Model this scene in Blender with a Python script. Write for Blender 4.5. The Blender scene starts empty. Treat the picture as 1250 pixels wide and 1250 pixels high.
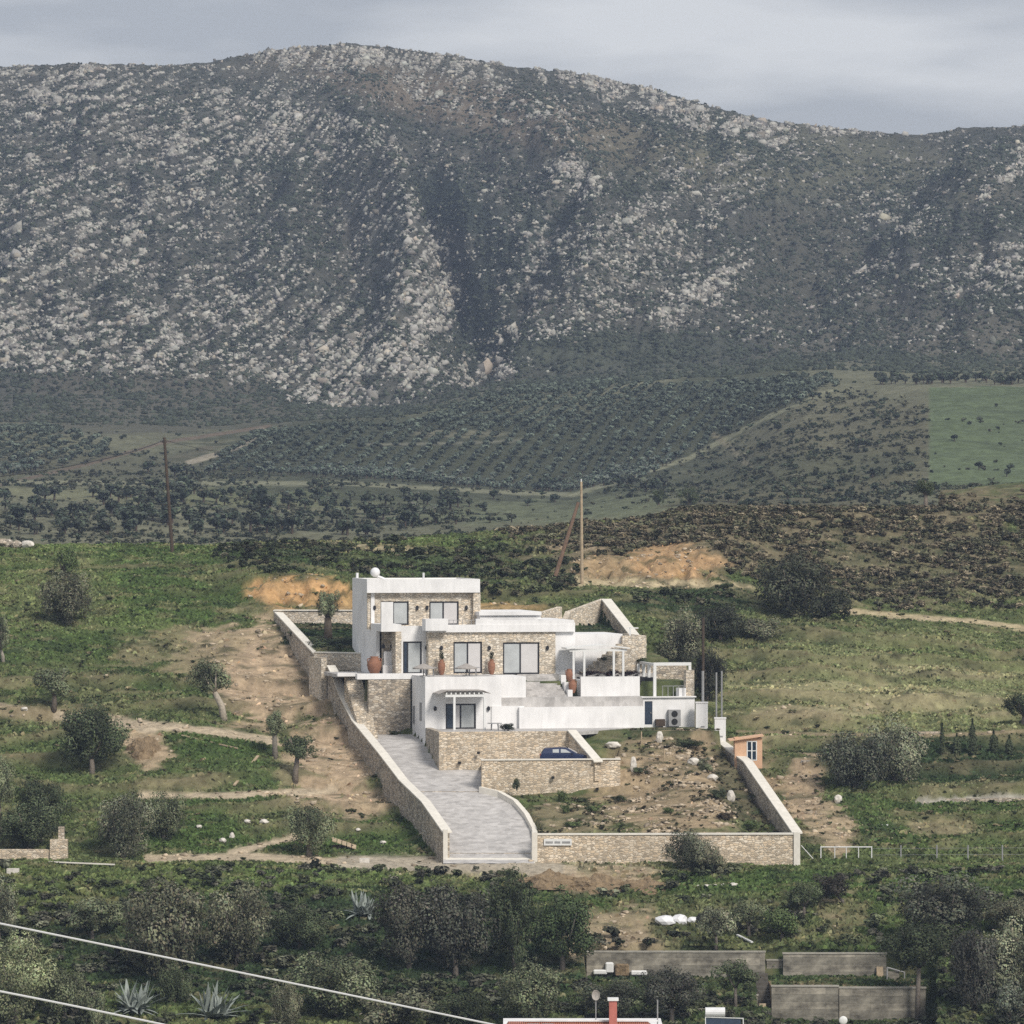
import bpy, math, random
import numpy as np
from math import sin, cos, pi, radians

random.seed(7)
RNG = np.random.default_rng(11)
C = bpy.context.scene.collection
F = 6000.0                       # focal length in photograph pixels (1250 px wide)

# ------------------------------------------------------------------ camera
cam_d = bpy.data.cameras.new("camera")
cam = bpy.data.objects.new("camera", cam_d); C.objects.link(cam)
cam_d.sensor_width = 36.0
cam_d.lens = 36.0 * F / 1250.0
cam_d.clip_start = 1.0; cam_d.clip_end = 6000.0
cam.rotation_euler = (pi / 2, 0, 0)
bpy.context.scene.camera = cam

# ------------------------------------------------------------------ light
SUN_EL, SUN_AZ = radians(40), radians(147)      # azimuth clockwise from +Y : behind the camera to the right
sun_dir = (sin(SUN_AZ) * cos(SUN_EL), cos(SUN_AZ) * cos(SUN_EL), sin(SUN_EL))
sd = bpy.data.lights.new("sun", 'SUN'); sd.energy = 2.6; sd.angle = radians(16); sd.color = (1.0, 0.94, 0.86)
so = bpy.data.objects.new("sun", sd); C.objects.link(so)
from mathutils import Vector
so.rotation_euler = Vector(sun_dir).to_track_quat('Z', 'Y').to_euler()

world = bpy.data.worlds.new("World"); bpy.context.scene.world = world; world.use_nodes = True
nt = world.node_tree; nt.nodes.clear()
wo = nt.nodes.new('ShaderNodeOutputWorld'); bg = nt.nodes.new('ShaderNodeBackground')
sky = nt.nodes.new('ShaderNodeTexSky'); sky.sky_type = 'NISHITA'; sky.sun_disc = False
sky.sun_elevation = SUN_EL; sky.sun_rotation = SUN_AZ
tc = nt.nodes.new('ShaderNodeTexCoord')
mp = nt.nodes.new('ShaderNodeMapping'); mp.inputs['Scale'].default_value = (9, 9, 44)
ns = nt.nodes.new('ShaderNodeTexNoise'); ns.inputs['Scale'].default_value = 1.0; ns.inputs['Detail'].default_value = 5; ns.inputs['Roughness'].default_value = 0.5
rp = nt.nodes.new('ShaderNodeValToRGB')
rp.color_ramp.elements[0].position = 0.40; rp.color_ramp.elements[0].color = (3.75, 3.95, 4.3, 1)
rp.color_ramp.elements[1].position = 0.62; rp.color_ramp.elements[1].color = (6.1, 6.2, 6.35, 1)
mx = nt.nodes.new('ShaderNodeMixRGB'); mx.inputs[0].default_value = 0.95
nt.links.new(tc.outputs['Generated'], mp.inputs['Vector']); nt.links.new(mp.outputs[0], ns.inputs['Vector'])
nt.links.new(ns.outputs['Fac'], rp.inputs[0]); nt.links.new(sky.outputs[0], mx.inputs[1]); nt.links.new(rp.outputs[0], mx.inputs[2])
nt.links.new(mx.outputs[0], bg.inputs['Color']); bg.inputs['Strength'].default_value = 0.095
nt.links.new(bg.outputs[0], wo.inputs['Surface'])

sc = bpy.context.scene
sc.view_settings.view_transform = 'Standard'; sc.view_settings.look = 'None'
sc.view_settings.exposure = 0.30; sc.view_settings.gamma = 1.0
sc.cycles.use_denoising = False
sc.cycles.max_bounces = 5; sc.cycles.diffuse_bounces = 2; sc.cycles.glossy_bounces = 2
sc.cycles.transmission_bounces = 2; sc.cycles.volume_bounces = 0; sc.cycles.transparent_max_bounces = 6

# ------------------------------------------------------------------ noise
_T = RNG.random((256, 256)).astype(np.float32)
def vnoise(x, y):
    x = np.asarray(x, dtype=np.float64); y = np.asarray(y, dtype=np.float64)
    xi = np.floor(x).astype(np.int64); yi = np.floor(y).astype(np.int64)
    fx = x - xi; fy = y - yi
    fx = fx * fx * (3 - 2 * fx); fy = fy * fy * (3 - 2 * fy)
    a = _T[xi & 255, yi & 255]; b = _T[(xi + 1) & 255, yi & 255]
    c = _T[xi & 255, (yi + 1) & 255]; d = _T[(xi + 1) & 255, (yi + 1) & 255]
    return (a * (1 - fx) + b * fx) * (1 - fy) + (c * (1 - fx) + d * fx) * fy
def fbm(x, y, o=4, g=0.5):
    s = 0; a = 1; t = 0
    for k in range(o):
        s = s + a * vnoise(x * 2 ** k + 17.3 * k, y * 2 ** k + 5.1 * k); t += a; a *= g
    return s / t            # 0..1
def sst(a, b, x):
    t = np.clip((x - a) / (b - a), 0, 1); return t * t * (3 - 2 * t)

# ------------------------------------------------------------------ terrain heights
NY = [60, 150, 250, 300, 330, 350, 366, 373, 377, 393, 411, 426, 441, 446, 449, 460, 468, 480, 500, 520, 560]
low = [1850, 1620, 1400, 1345, 1265, 1165, 1088]
NT = {
 0:    low + [1056, 1050, 980, 893, 822, 758, 742, 735, 705, 690, 668, 672, 685, 715],
 250:  low + [1056, 1050, 980, 893, 822, 758, 742, 730, 700, 688, 668, 670, 680, 712],
 335:  low + [1056, 1050, 983, 900, 828, 760, 744, 702, 688, 680, 670, 664, 674, 708],
 430:  low + [1056, 1050, 985, 905, 835, 765, 745, 706, 690, 680, 670, 662, 672, 708],
 540:  low + [1056, 1052, 985, 905, 835, 765, 738, 722, 702, 690, 672, 656, 662, 700],
 650:  low + [1056, 1052, 985, 905, 830, 755, 737, 728, 705, 695, 675, 648, 654, 695],
 760:  low + [1058, 1054, 985, 905, 842, 768, 745, 728, 712, 676, 662, 638, 644, 685],
 870:  low + [1059, 1056, 985, 905, 838, 778, 748, 738, 715, 668, 648, 617, 620, 665],
 976:  low + [1060, 1057, 985, 905, 835, 775, 757, 750, 740, 712, 670, 612, 605, 645],
 1100: low + [1060, 1057, 985, 905, 845, 790, 773, 766, 752, 728, 680, 625, 597, 632],
 1250: low + [1060, 1057, 985, 903, 850, 800, 785, 780, 765, 740, 690, 630, 590, 618],
}
FY = [560, 700, 850, 1000, 1045, 1090, 1150, 1300]
FT = {
 0:    [715, 676, 628, 590, 575, 530, 518, 480],
 250:  [712, 674, 628, 588, 578, 545, 520, 482],
 450:  [706, 670, 628, 588, 578, 525, 512, 500],
 650:  [695, 662, 632, 604, 598, 528, 484, 462],
 850:  [670, 650, 614, 580, 556, 500, 462, 445],
 1000: [645, 640, 586, 520, 486, 466, 452, 432],
 1135: [628, 625, 572, 495, 470, 466, 456, 432],
 1250: [618, 615, 575, 500, 472, 468, 458, 436],
}
RX = np.array([-3000, -900, -300, 0, 100, 200, 250, 330, 380, 430, 500, 560, 620, 700, 770, 800, 870, 950, 1010, 1060, 1120, 1170, 1250, 1600, 2200, 4000], float)
RP = np.array([200, 120, 84, 81, 77, 80, 76, 62, 56, 53, 60, 69, 80, 89, 103, 109, 130, 149, 155, 160, 165, 156, 153, 150, 220, 300], float)
def table(Ys, T):
    cols = np.array(sorted(T), float)
    Z = np.array([[(625.0 - T[int(c)][i]) / F * Y for c in cols] for i, Y in enumerate(Ys)])
    return np.array(Ys, float), cols, Z
nY, nC, nZ = table(NY, NT); fY, fC, fZ = table(FY, FT)
def interp2(Y, px, Ys, cols, Z):
    Y = np.clip(Y, Ys[0], Ys[-1]); p = np.clip(px, cols[0], cols[-1])
    i = np.clip(np.searchsorted(Ys, Y) - 1, 0, len(Ys) - 2); j = np.clip(np.searchsorted(cols, p) - 1, 0, len(cols) - 2)
    ty = (Y - Ys[i]) / (Ys[i + 1] - Ys[i]); tx = (p - cols[j]) / (cols[j + 1] - cols[j]); tx = tx * tx * (3 - 2 * tx)
    return (Z[i, j] * (1 - tx) + Z[i, j + 1] * tx) * (1 - ty) + (Z[i + 1, j] * (1 - tx) + Z[i + 1, j + 1] * tx) * ty

def terr(X, Y):
    t = (Y + 7 * fbm(X / 16, Y / 30 + 4, 3)) / 6.5; f = t - np.floor(t)
    st = sst(.72, .92, f); on = sst(379, 384, Y) * (1 - sst(462, 474, Y)) * sst(.38, .55, fbm(X / 13 + 8, Y / 9, 2))
    return (st - f) * .95 * on, st * (1 - sst(.92, 1, f)) * on * (f > .70)
# property outline (photo column, distance)
LW = [(541, 376.3), (488, 393), (430, 411), (416, 416), (404, 420.5), (385, 425), (334, 441)]
RW = [(972, 376.3), (928, 390), (908, 398), (885, 403.5), (865, 408), (850, 413), (812, 424), (790, 428), (737, 444.5)]
poly = [(x, y) for x, y in LW] + [(690, 441), ][:0] + [(737, 444.5)] + [(x, y) for x, y in RW[::-1]][1:]
poly = [(p + 4, y) for p, y in LW] + [(p - 4, y) for p, y in RW[::-1]]
poly[0] = (543, 376.5); poly[-1] = (968, 377.1)
PX = np.array([(p - 625) / F * y for p, y in poly]); PY = np.array([y for p, y in poly])
def inside(x, y):
    r = np.zeros(np.shape(x), bool); n = len(PX); j = n - 1
    for i in range(n):
        c = ((PY[i] > y) != (PY[j] > y)) & (x < (PX[j] - PX[i]) * (y - PY[i]) / (PY[j] - PY[i] + 1e-9) + PX[i])
        r ^= c; j = i
    return r
DZ_Y = [374, 376, 392, 398, 408, 414]; DZ_Z = [-26.9, -26.6, -22.28, -20.95, -18.9, -18.4]
def drive_z(Y): return np.interp(Y, DZ_Y, DZ_Z)
DR_Y = [375, 381, 388, 391.9, 392, 398.35, 398.4, 406, 411, 413]; DR_P = [650, 659, 640, 600, 588, 588, 536, 519, 503, 499]
def drive_r(Y): return np.interp(Y, DR_Y, DR_P)
LWY = np.array([y for p, y in LW]); LWP = np.array([p for p, y in LW], float)
def z_inside(px, Y):
    g = np.interp(Y, [376.3, 380, 392, 404, 405], [-24.9, -24.1, -21.4, -18.35, -17.98]); g2 = np.interp(Y, [376.3, 392.6, 394], [-24.9, -22.5, -21.0]); w_ = (1 - sst(764, 850, px)) * (Y < 394); g = g * (1 - w_) + g2 * w_
    g = g + 0.35 * (fbm(px / 25, Y / 1.6, 3) - 0.5)
    rw = np.interp(Y, [376.3, 390, 398, 403.5, 408], [970, 928, 908, 885, 865]); g = g - 1.3 * sst(80, 14, rw - px) * (Y > 377.2) * (1 - .75 * sst(400, 406, Y))
    z = np.where(Y > 404, -17.98, g)
    z = np.where((Y > 398.4 + (px - 536) * .0095) & (px < 694), -18.1, z)
    z = np.where((Y > 392.2 + (px - 588) * .0077) & (Y <= 398.3 + (px - 536) * .0095) & (px > 588) & (px < 755), -20.45, z)
    z = np.where((Y > 396) & (px > 700) & (px < 757), np.minimum(z, -19.0), z) if False else z
    z = np.where(Y > 412.4, -13.95, z)
    z = np.where((Y > 412.4) & (px > 640), -14.2, z)
    z = np.where((px < 446) & (Y < 419), -19.3, z)
    z = np.where(Y > np.where(px < 470, 424.6 - (px - 383) * .047, 421.5), np.interp(Y, [421.5, 424.5, 441, 446], [-12.6, -12.3, -10.2, -10.2]), z)
    d = ((px < drive_r(Y) + np.where(Y > 398.3, 3, 0)) & (Y < 411.5)) | ((px > 533) & (px < 592) & (Y > 392) & (Y < 398.4 + (px - 536) * .0095))
    z = np.where(d, drive_z(Y) - 0.06, z)
    return z
# gully lines on the mountain : (px, t)
def mountain_z(px, Y):
    t = (Y - 1300) / 400.0
    b = np.interp(px, fC, fZ[-1]); crest = np.interp(px, RX, RP)
    ztop = (625 - crest) / F * 1700
    tt = np.clip(t, 0, 1)
    zb = b + (ztop - b) * (0.82 * tt + 0.18 * tt * tt)
    amp = np.sin(pi * np.clip(t * 1.02, 0, 1)) ** 0.8
    x = px / 6.0
    n = (fbm(px / 150 + 3, t * 2.2, 4) - 0.5) * 26 + (fbm(px / 36, t * 7, 3) - 0.5) * 9
    for pts, w, dep in (([(560, 0), (592, .25), (560, .42), (520, .62), (500, .8)], 34, 17), ([(560, 0), (640, .35), (700, .5), (760, .62)], 34, 8),
                        ([(1000, 0), (1000, .3), (1010, .6), (1110, .9)], 90, 12), ([(330, 0), (300, .3), (310, .6)], 60, 7)):
        c = np.interp(tt, [q[1] for q in pts], [q[0] for q in pts])
        n = n - dep * np.exp(-((px - c) / w) ** 2) * 1.0
    for pts, w, dep in (([(470, 0), (505, .3), (450, .6)], 40, 14), ([(690, .1), (740, .3), (720, .6), (640, .8)], 50, 9), ([(1230, 0), (1220, .5), (1200, .7)], 60, 5)):
        c = np.interp(tt, [q[1] for q in pts], [q[0] for q in pts])
        n = n + dep * np.exp(-((px - c) / w) ** 2)
    z = zb + n * amp * 1.4 + (fbm(px / 7, Y / 6, 2) - 0.5) * 2.2 * np.clip(1 - 0.4 * tt, 0, 1)
    z = np.where(t > 1, ztop - (Y - 1700) * 0.35 + (fbm(px / 7, Y / 6, 2) - 0.5), z)
    return z
def height(px, Y, raw=False):
    px = np.asarray(px, float); Y = np.asarray(Y, float); px, Y = np.broadcast_arrays(px, Y)
    X = (px - 625) / F * Y
    z = interp2(Y, px, nY, nC, nZ)
    z = z + (fbm(X / 7, Y / 5, 4) - 0.5) * 1.5 * sst(300, 370, Y) * (1 - 0.8 * np.exp(-((Y - 374) / 6) ** 2)) + (fbm(X / 1.3 + 9, Y / 1.0, 2) - 0.5) * 0.28
    z = z + terr(X, Y)[0] + (fbm(X / .55 + 3, Y / .5, 2) - .5) * .16
    # rough face of the cut banks
    cut = np.exp(-((Y - 447.5) / 2.2) ** 2) * sst(285, 310, px) * (1 - sst(450, 520, px)) + np.exp(-((Y - 464) / 4.0) ** 2) * sst(690, 740, px) * (1 - sst(880, 930, px))
    z = z + cut * (fbm(X / 0.9, Y / 2.2, 3) - 0.5) * 2.6
    zf = interp2(Y, px, fY, fC, fZ) + (fbm(X / 30, Y / 22, 4) - 0.5) * 4.0 * sst(560, 700, Y) * (1 - 0.8*sst(960, 1040, Y)) + (fbm(X / 5, Y / 4, 2) - 0.5) * 0.8
    pad = np.interp(Y, [330, 340, 344.9, 345.5, 352.05, 352.06, 352.6], [-35.6, -35.9, -35.7, -33.5, -33.3, -33.3, 0])
    padl = np.interp(Y, [330, 352.05, 352.06, 352.6], [-35.4, -33.3, -33.3, 0])
    z = np.where((px > 938) & (px < 1146) & (Y > 330), np.minimum(z, pad), z)
    z = np.where((px > 712) & (px <= 938) & (Y > 330), np.minimum(z, padl), z)
    z = np.where((px > 922) & (px < 944) & (Y > 341) & (Y < 350.6), np.minimum(z, -36.7 + (Y - 342.5) * .44), z)
    z = np.where(Y > 560, zf, z)
    z = np.where(Y > 1300, mountain_z(px, Y), z)
    m = inside(X, Y)
    if m.any():
        z = np.where(m, z_inside(px, Y), z)
    return z
def P(px, Y):
    """ground point below photo column px at distance Y"""
    return Vector(((px - 625) / F * Y, Y, float(height(px, Y))))
def W(px, py, Y): return Vector(((px - 625) / F * Y, Y, (625 - py) / F * Y))
def hit(px, py, lo=300, hi=560):
    Ys = np.arange(lo, hi, 0.25); z = height(np.full(len(Ys), float(px)), Ys)
    q = 625 - z / Ys * F
    k = np.nonzero(q <= py)[0]
    Y = Ys[k[0]] if len(k) else Ys[np.argmin(q)]
    return P(px, float(Y))

# ------------------------------------------------------------------ mesh helpers
def mesh_np(name, V, Fc, mats=(), col=None, smooth=False, mi=None):
    V = np.asarray(V, np.float32); Fc = np.asarray(Fc, np.int32)
    me = bpy.data.meshes.new(name); n = Fc.shape[1]
    me.vertices.add(len(V)); me.vertices.foreach_set('co', V.ravel())
    me.loops.add(Fc.size); me.loops.foreach_set('vertex_index', Fc.ravel())
    me.polygons.add(len(Fc)); me.polygons.foreach_set('loop_start', np.arange(0, Fc.size, n, dtype=np.int32))
    me.polygons.foreach_set('loop_total', np.full(len(Fc), n, np.int32))
    if smooth: me.polygons.foreach_set('use_smooth', np.ones(len(Fc), bool))
    if mi is not None: me.polygons.foreach_set('material_index', np.asarray(mi, np.int32))
    me.update(calc_edges=True)
    if col is not None:
        a = me.color_attributes.new('Col', 'FLOAT_COLOR', 'POINT')
        c = np.ones((len(V), 4), np.float32); c[:, :3] = col; a.data.foreach_set('color', c.ravel())
    for m in mats: me.materials.append(m)
    return me
def rootloc(o):
    v = Vector((0, 0, 0))
    while o is not None: v += o.location; o = o.parent
    return v
def link(name, me, parent=None, loc=None):
    o = bpy.data.objects.new(name, me); C.objects.link(o)
    if parent is not None: o.parent = parent
    if loc is not None: o.location = loc
    return o
def tag(o, label=None, cat=None, group=None, kind=None):
    if label: o['label'] = label
    if cat: o['category'] = cat
    if group: o['group'] = group
    if kind: o['kind'] = kind
    return o
def thing(name, loc, label, cat, group=None, rz=0):
    o = bpy.data.objects.new(name, None); C.objects.link(o); o.location = loc; o.rotation_euler = (0, 0, rz)
    o.empty_display_size = 0.5
    return tag(o, label, cat, group)
class MB:
    def __init__(s): s.v = []; s.f = []; s.sm = False
    def add(s, vs, fs):
        n = len(s.v); s.v += [tuple(v) for v in vs]; s.f += [tuple(i + n for i in f) for f in fs]; return s
    def hexa(s, p):   # 8 points: bottom 4 ccw then top 4
        return s.add(p, [(3, 2, 1, 0), (4, 5, 6, 7), (0, 1, 5, 4), (1, 2, 6, 5), (2, 3, 7, 6), (3, 0, 4, 7)])
    def box(s, a, b):
        (x0, y0, z0), (x1, y1, z1) = a, b
        return s.hexa([(x0, y0, z0), (x1, y0, z0), (x1, y1, z0), (x0, y1, z0), (x0, y0, z1), (x1, y0, z1), (x1, y1, z1), (x0, y1, z1)])
    def lb(s, u0, u1, v0, v1, z0, z1):      # box in the villa's own frame
        q = [L(u0, v0), L(u1, v0), L(u1, v1), L(u0, v1)]
        return s.hexa([(a, b, z0) for a, b in q] + [(a, b, z1) for a, b in q])
    def prism(s, pts, d):                   # polygon (3d points) extruded by vector d
        n = len(pts); A = [Vector(p) for p in pts]; B = [p + Vector(d) for p in A]
        return s.add(A + B, [tuple(range(n))[::-1], tuple(range(n, 2 * n))] + [(i, (i + 1) % n, n + (i + 1) % n, n + i) for i in range(n)])
    def tube(s, pts, r, seg=8, cap=True):
        pts = [Vector(p) for p in pts]; rs = r if isinstance(r, (list, tuple)) else [r] * len(pts)
        n0 = len(s.v); d0 = None
        for i, p in enumerate(pts):
            t = (pts[min(i + 1, len(pts) - 1)] - pts[max(i - 1, 0)]).normalized()
            if d0 is None: d0 = t.orthogonal().normalized()
            a = (d0 - t * d0.dot(t)).normalized(); b = t.cross(a); d0 = a
            for k in range(seg):
                q = 2 * pi * k / seg; s.v.append(tuple(p + (a * cos(q) + b * sin(q)) * rs[i]))
        for i in range(len(pts) - 1):
            for k in range(seg):
                a = n0 + i * seg + k; b = n0 + i * seg + (k + 1) % seg
                s.f.append((a, b, b + seg, a + seg))
        if cap:
            s.f.append(tuple(n0 + k for k in range(seg))[::-1]); e = n0 + (len(pts) - 1) * seg; s.f.append(tuple(e + k for k in range(seg)))
        return s
    def lathe(s, c, prof, seg=20):
        c = Vector(c); n0 = len(s.v)
        for r, z in prof:
            for k in range(seg): s.v.append((c.x + r * cos(2 * pi * k / seg), c.y + r * sin(2 * pi * k / seg), c.z + z))
        for i in range(len(prof) - 1):
            for k in range(seg):
                a = n0 + i * seg + k; b = n0 + i * seg + (k + 1) % seg
                s.f.append((a, b, b + seg, a + seg))
        s.f.append(tuple(n0 + k for k in range(seg))[::-1]); e = n0 + (len(prof) - 1) * seg; s.f.append(tuple(e + k for k in range(seg)))
        return s
    def sphere(s, c, r, seg=12, rings=8, jit=0):
        c = Vector(c); r = Vector(r) if hasattr(r, '__len__') else Vector((r, r, r)); n0 = len(s.v)
        for i in range(rings + 1):
            th = pi * i / rings
            for k in range(seg):
                ph = 2 * pi * k / seg; j = 1 + random.uniform(-jit, jit)
                s.v.append((c.x + r.x * sin(th) * cos(ph) * j, c.y + r.y * sin(th) * sin(ph) * j, c.z + r.z * cos(th) * j))
        for i in range(rings):
            for k in range(seg):
                a = n0 + i * seg + k; b = n0 + i * seg + (k + 1) % seg
                s.f.append((a, a + seg, b + seg, b))
        return s
    def build(s, name, m, parent=None, loc=None, smooth=False, bevel=0):
        """verts are world coordinates; stored relative to the parent (or to loc)"""
        o0 = rootloc(parent) if parent is not None else (Vector(loc) if loc is not None else Vector((0, 0, 0)))
        me = bpy.data.meshes.new(name); me.from_pydata([(x - o0.x, y - o0.y, z - o0.z) for x, y, z in s.v], [], s.f)
        if smooth:
            for p in me.polygons: p.use_smooth = True
        me.materials.append(m)
        o = link(name, me, parent, None if parent is not None else (loc if loc is not None else None))
        if bevel:
            b = o.modifiers.new('bevel', 'BEVEL'); b.width = bevel; b.segments = 1; b.limit_method = 'ANGLE'
        return o

# ------------------------------------------------------------------ materials
M = {}
def nm(name):
    m = bpy.data.materials.new(name); m.use_nodes = True; M[name] = m
    return m, m.node_tree, m.node_tree.nodes['Principled BSDF']
def mat(name, col, rough=0.8, var=0.12, scale=3.0, bump=0.0, metal=0.0, spec=0.3, scale2=None):
    m, t, b = nm(name); N = t.nodes; Lk = t.links
    tcn = N.new('ShaderNodeTexCoord'); a = N.new('ShaderNodeTexNoise'); a.inputs['Scale'].default_value = scale; a.inputs['Detail'].default_value = 5; a.inputs['Roughness'].default_value = .6
    Lk.new(tcn.outputs['Object'], a.inputs['Vector'])
    r = N.new('ShaderNodeMapRange'); r.inputs['From Min'].default_value = .3; r.inputs['From Max'].default_value = .7
    r.inputs['To Min'].default_value = 1 - var; r.inputs['To Max'].default_value = 1 + var
    Lk.new(a.outputs['Fac'], r.inputs['Value'])
    mm = N.new('ShaderNodeVectorMath'); mm.operation = 'SCALE'; mm.inputs[0].default_value = col
    Lk.new(r.outputs[0], mm.inputs['Scale']); Lk.new(mm.outputs[0], b.inputs['Base Color'])
    b.inputs['Roughness'].default_value = rough; b.inputs['Metallic'].default_value = metal; b.inputs['Specular IOR Level'].default_value = spec
    if bump:
        bp = N.new('ShaderNodeBump'); bp.inputs['Strength'].default_value = 1; bp.inputs['Distance'].default_value = bump
        Lk.new(a.outputs['Fac'], bp.inputs['Height']); Lk.new(bp.outputs[0], b.inputs['Normal'])
    return m
def render_mat(name, col):      # weathered white render: streaks and faint stains
    m, t, b = nm(name); N = t.nodes; Lk = t.links
    tcn = N.new('ShaderNodeTexCoord'); mpn = N.new('ShaderNodeMapping'); mpn.inputs['Scale'].default_value = (1.4, 1.4, .22)
    a = N.new('ShaderNodeTexNoise'); a.inputs['Scale'].default_value = 1.6; a.inputs['Detail'].default_value = 6; a.inputs['Roughness'].default_value = .65
    c = N.new('ShaderNodeTexNoise'); c.inputs['Scale'].default_value = .5; c.inputs['Detail'].default_value = 3
    Lk.new(tcn.outputs['Object'], mpn.inputs[0]); Lk.new(mpn.outputs[0], a.inputs['Vector']); Lk.new(tcn.outputs['Object'], c.inputs['Vector'])
    ad = N.new('ShaderNodeMath'); ad.operation = 'ADD'; Lk.new(a.outputs['Fac'], ad.inputs[0]); Lk.new(c.outputs['Fac'], ad.inputs[1])
    r = N.new('ShaderNodeMapRange'); r.inputs['From Min'].default_value = .7; r.inputs['From Max'].default_value = 1.15; r.inputs['To Min'].default_value = .85; r.inputs['To Max'].default_value = 1.03
    Lk.new(ad.outputs[0], r.inputs['Value'])
    mm = N.new('ShaderNodeVectorMath'); mm.operation = 'SCALE'; mm.inputs[0].default_value = col; Lk.new(r.outputs[0], mm.inputs['Scale'])
    Lk.new(mm.outputs[0], b.inputs['Base Color']); b.inputs['Roughness'].default_value = .85; b.inputs['Specular IOR Level'].default_value = .2
    return m
def stone_mat(name, c0, c1, joint, sx=2.3, sz=4.6, jw=.06):
    m, t, b = nm(name); N = t.nodes; Lk = t.links
    tcn = N.new('ShaderNodeTexCoord'); mpn = N.new('ShaderNodeMapping'); mpn.inputs['Scale'].default_value = (sx, sx, sz)
    wn = N.new('ShaderNodeTexNoise'); wn.inputs['Scale'].default_value = 1.2; wn.inputs['Detail'].default_value = 2
    wa = N.new('ShaderNodeMixRGB'); wa.blend_type = 'ADD'; wa.inputs[0].default_value = .5
    Lk.new(tcn.outputs['Object'], mpn.inputs[0]); Lk.new(mpn.outputs[0], wn.inputs['Vector']); Lk.new(mpn.outputs[0], wa.inputs[1]); Lk.new(wn.outputs['Color'], wa.inputs[2])
    vo = N.new('ShaderNodeTexVoronoi'); vo.inputs['Scale'].default_value = 1; vo.inputs['Randomness'].default_value = .85
    ve = N.new('ShaderNodeTexVoronoi'); ve.feature = 'DISTANCE_TO_EDGE'; ve.inputs['Scale'].default_value = 1; ve.inputs['Randomness'].default_value = .85
    Lk.new(wa.outputs[0], vo.inputs['Vector']); Lk.new(wa.outputs[0], ve.inputs['Vector'])
    sp = N.new('ShaderNodeSeparateColor'); Lk.new(vo.outputs['Color'], sp.inputs[0])
    rp = N.new('ShaderNodeValToRGB'); e = rp.color_ramp.elements
    e[0].position = .0; e[0].color = (*c0, 1); e[1].position = 1; e[1].color = (*c1, 1)
    k = e.new(.5); k.color = tuple((a + d) / 2 * s for a, d, s in zip(c0, c1, (1.08, 1.0, .9))) + (1,)
    k = e.new(.08); k.color = tuple(a * .72 for a in c0) + (1,)
    Lk.new(sp.outputs[0], rp.inputs[0])
    big = N.new('ShaderNodeTexNoise'); big.inputs['Scale'].default_value = .35; big.inputs['Detail'].default_value = 4; Lk.new(tcn.outputs['Object'], big.inputs['Vector'])
    br = N.new('ShaderNodeMapRange'); br.inputs['From Min'].default_value = .3; br.inputs['From Max'].default_value = .7; br.inputs['To Min'].default_value = .82; br.inputs['To Max'].default_value = 1.12
    Lk.new(big.outputs['Fac'], br.inputs['Value'])
    sc_ = N.new('ShaderNodeVectorMath'); sc_.operation = 'SCALE'; Lk.new(rp.outputs[0], sc_.inputs[0]); Lk.new(br.outputs[0], sc_.inputs['Scale'])
    jr = N.new('ShaderNodeMapRange'); jr.inputs['From Min'].default_value = jw * .4; jr.inputs['From Max'].default_value = jw * 1.6
    Lk.new(ve.outputs['Distance'], jr.inputs['Value'])
    mx_ = N.new('ShaderNodeMixRGB'); mx_.inputs[1].default_value = (*joint, 1); Lk.new(jr.outputs[0], mx_.inputs[0]); Lk.new(sc_.outputs[0], mx_.inputs[2])
    Lk.new(mx_.outputs[0], b.inputs['Base Color'])
    bp = N.new('ShaderNodeBump'); bp.inputs['Distance'].default_value = .05; Lk.new(jr.outputs[0], bp.inputs['Height']); Lk.new(bp.outputs[0], b.inputs['Normal'])
    b.inputs['Roughness'].default_value = .9; b.inputs['Specular IOR Level'].default_value = .2
    return m
def col_mat(name, fine=(1.0, .35), bump=.15, rough=.95, mul=1.0, fscale=2.0, objrand=0.0):
    m, t, b = nm(name); N = t.nodes; Lk = t.links
    at = N.new('ShaderNodeAttribute'); at.attribute_name = 'Col'
    tcn = N.new('ShaderNodeTexCoord')
    a = N.new('ShaderNodeTexNoise'); a.inputs['Scale'].default_value = fscale; a.inputs['Detail'].default_value = 6; a.inputs['Roughness'].default_value = .7
    Lk.new(tcn.outputs['Object'], a.inputs['Vector'])
    r = N.new('ShaderNodeMapRange'); r.inputs['From Min'].default_value = .3; r.inputs['From Max'].default_value = .7
    r.inputs['To Min'].default_value = (1 - fine[1]) * mul; r.inputs['To Max'].default_value = (1 + fine[1]) * mul
    Lk.new(a.outputs['Fac'], r.inputs['Value'])
    mm = N.new('ShaderNodeVectorMath'); mm.operation = 'SCALE'; Lk.new(at.outputs['Color'], mm.inputs[0])
    if objrand:
        oi = N.new('ShaderNodeObjectInfo'); r2 = N.new('ShaderNodeMapRange'); r2.inputs['To Min'].default_value = 1 - objrand; r2.inputs['To Max'].default_value = 1 + objrand
        Lk.new(oi.outputs['Random'], r2.inputs['Value']); mu = N.new('ShaderNodeMath'); mu.operation = 'MULTIPLY'
        Lk.new(r.outputs[0], mu.inputs[0]); Lk.new(r2.outputs[0], mu.inputs[1]); Lk.new(mu.outputs[0], mm.inputs['Scale'])
    else: Lk.new(r.outputs[0], mm.inputs['Scale'])
    Lk.new(mm.outputs[0], b.inputs['Base Color']); b.inputs['Roughness'].default_value = rough; b.inputs['Specular IOR Level'].default_value = .12
    if bump:
        bp = N.new('ShaderNodeBump'); bp.inputs['Distance'].default_value = bump; Lk.new(a.outputs['Fac'], bp.inputs['Height']); Lk.new(bp.outputs[0], b.inputs['Normal'])
    return m
col_mat('ground_mat', fine=(1, .38), bump=.25, fscale=1.3)
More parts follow.
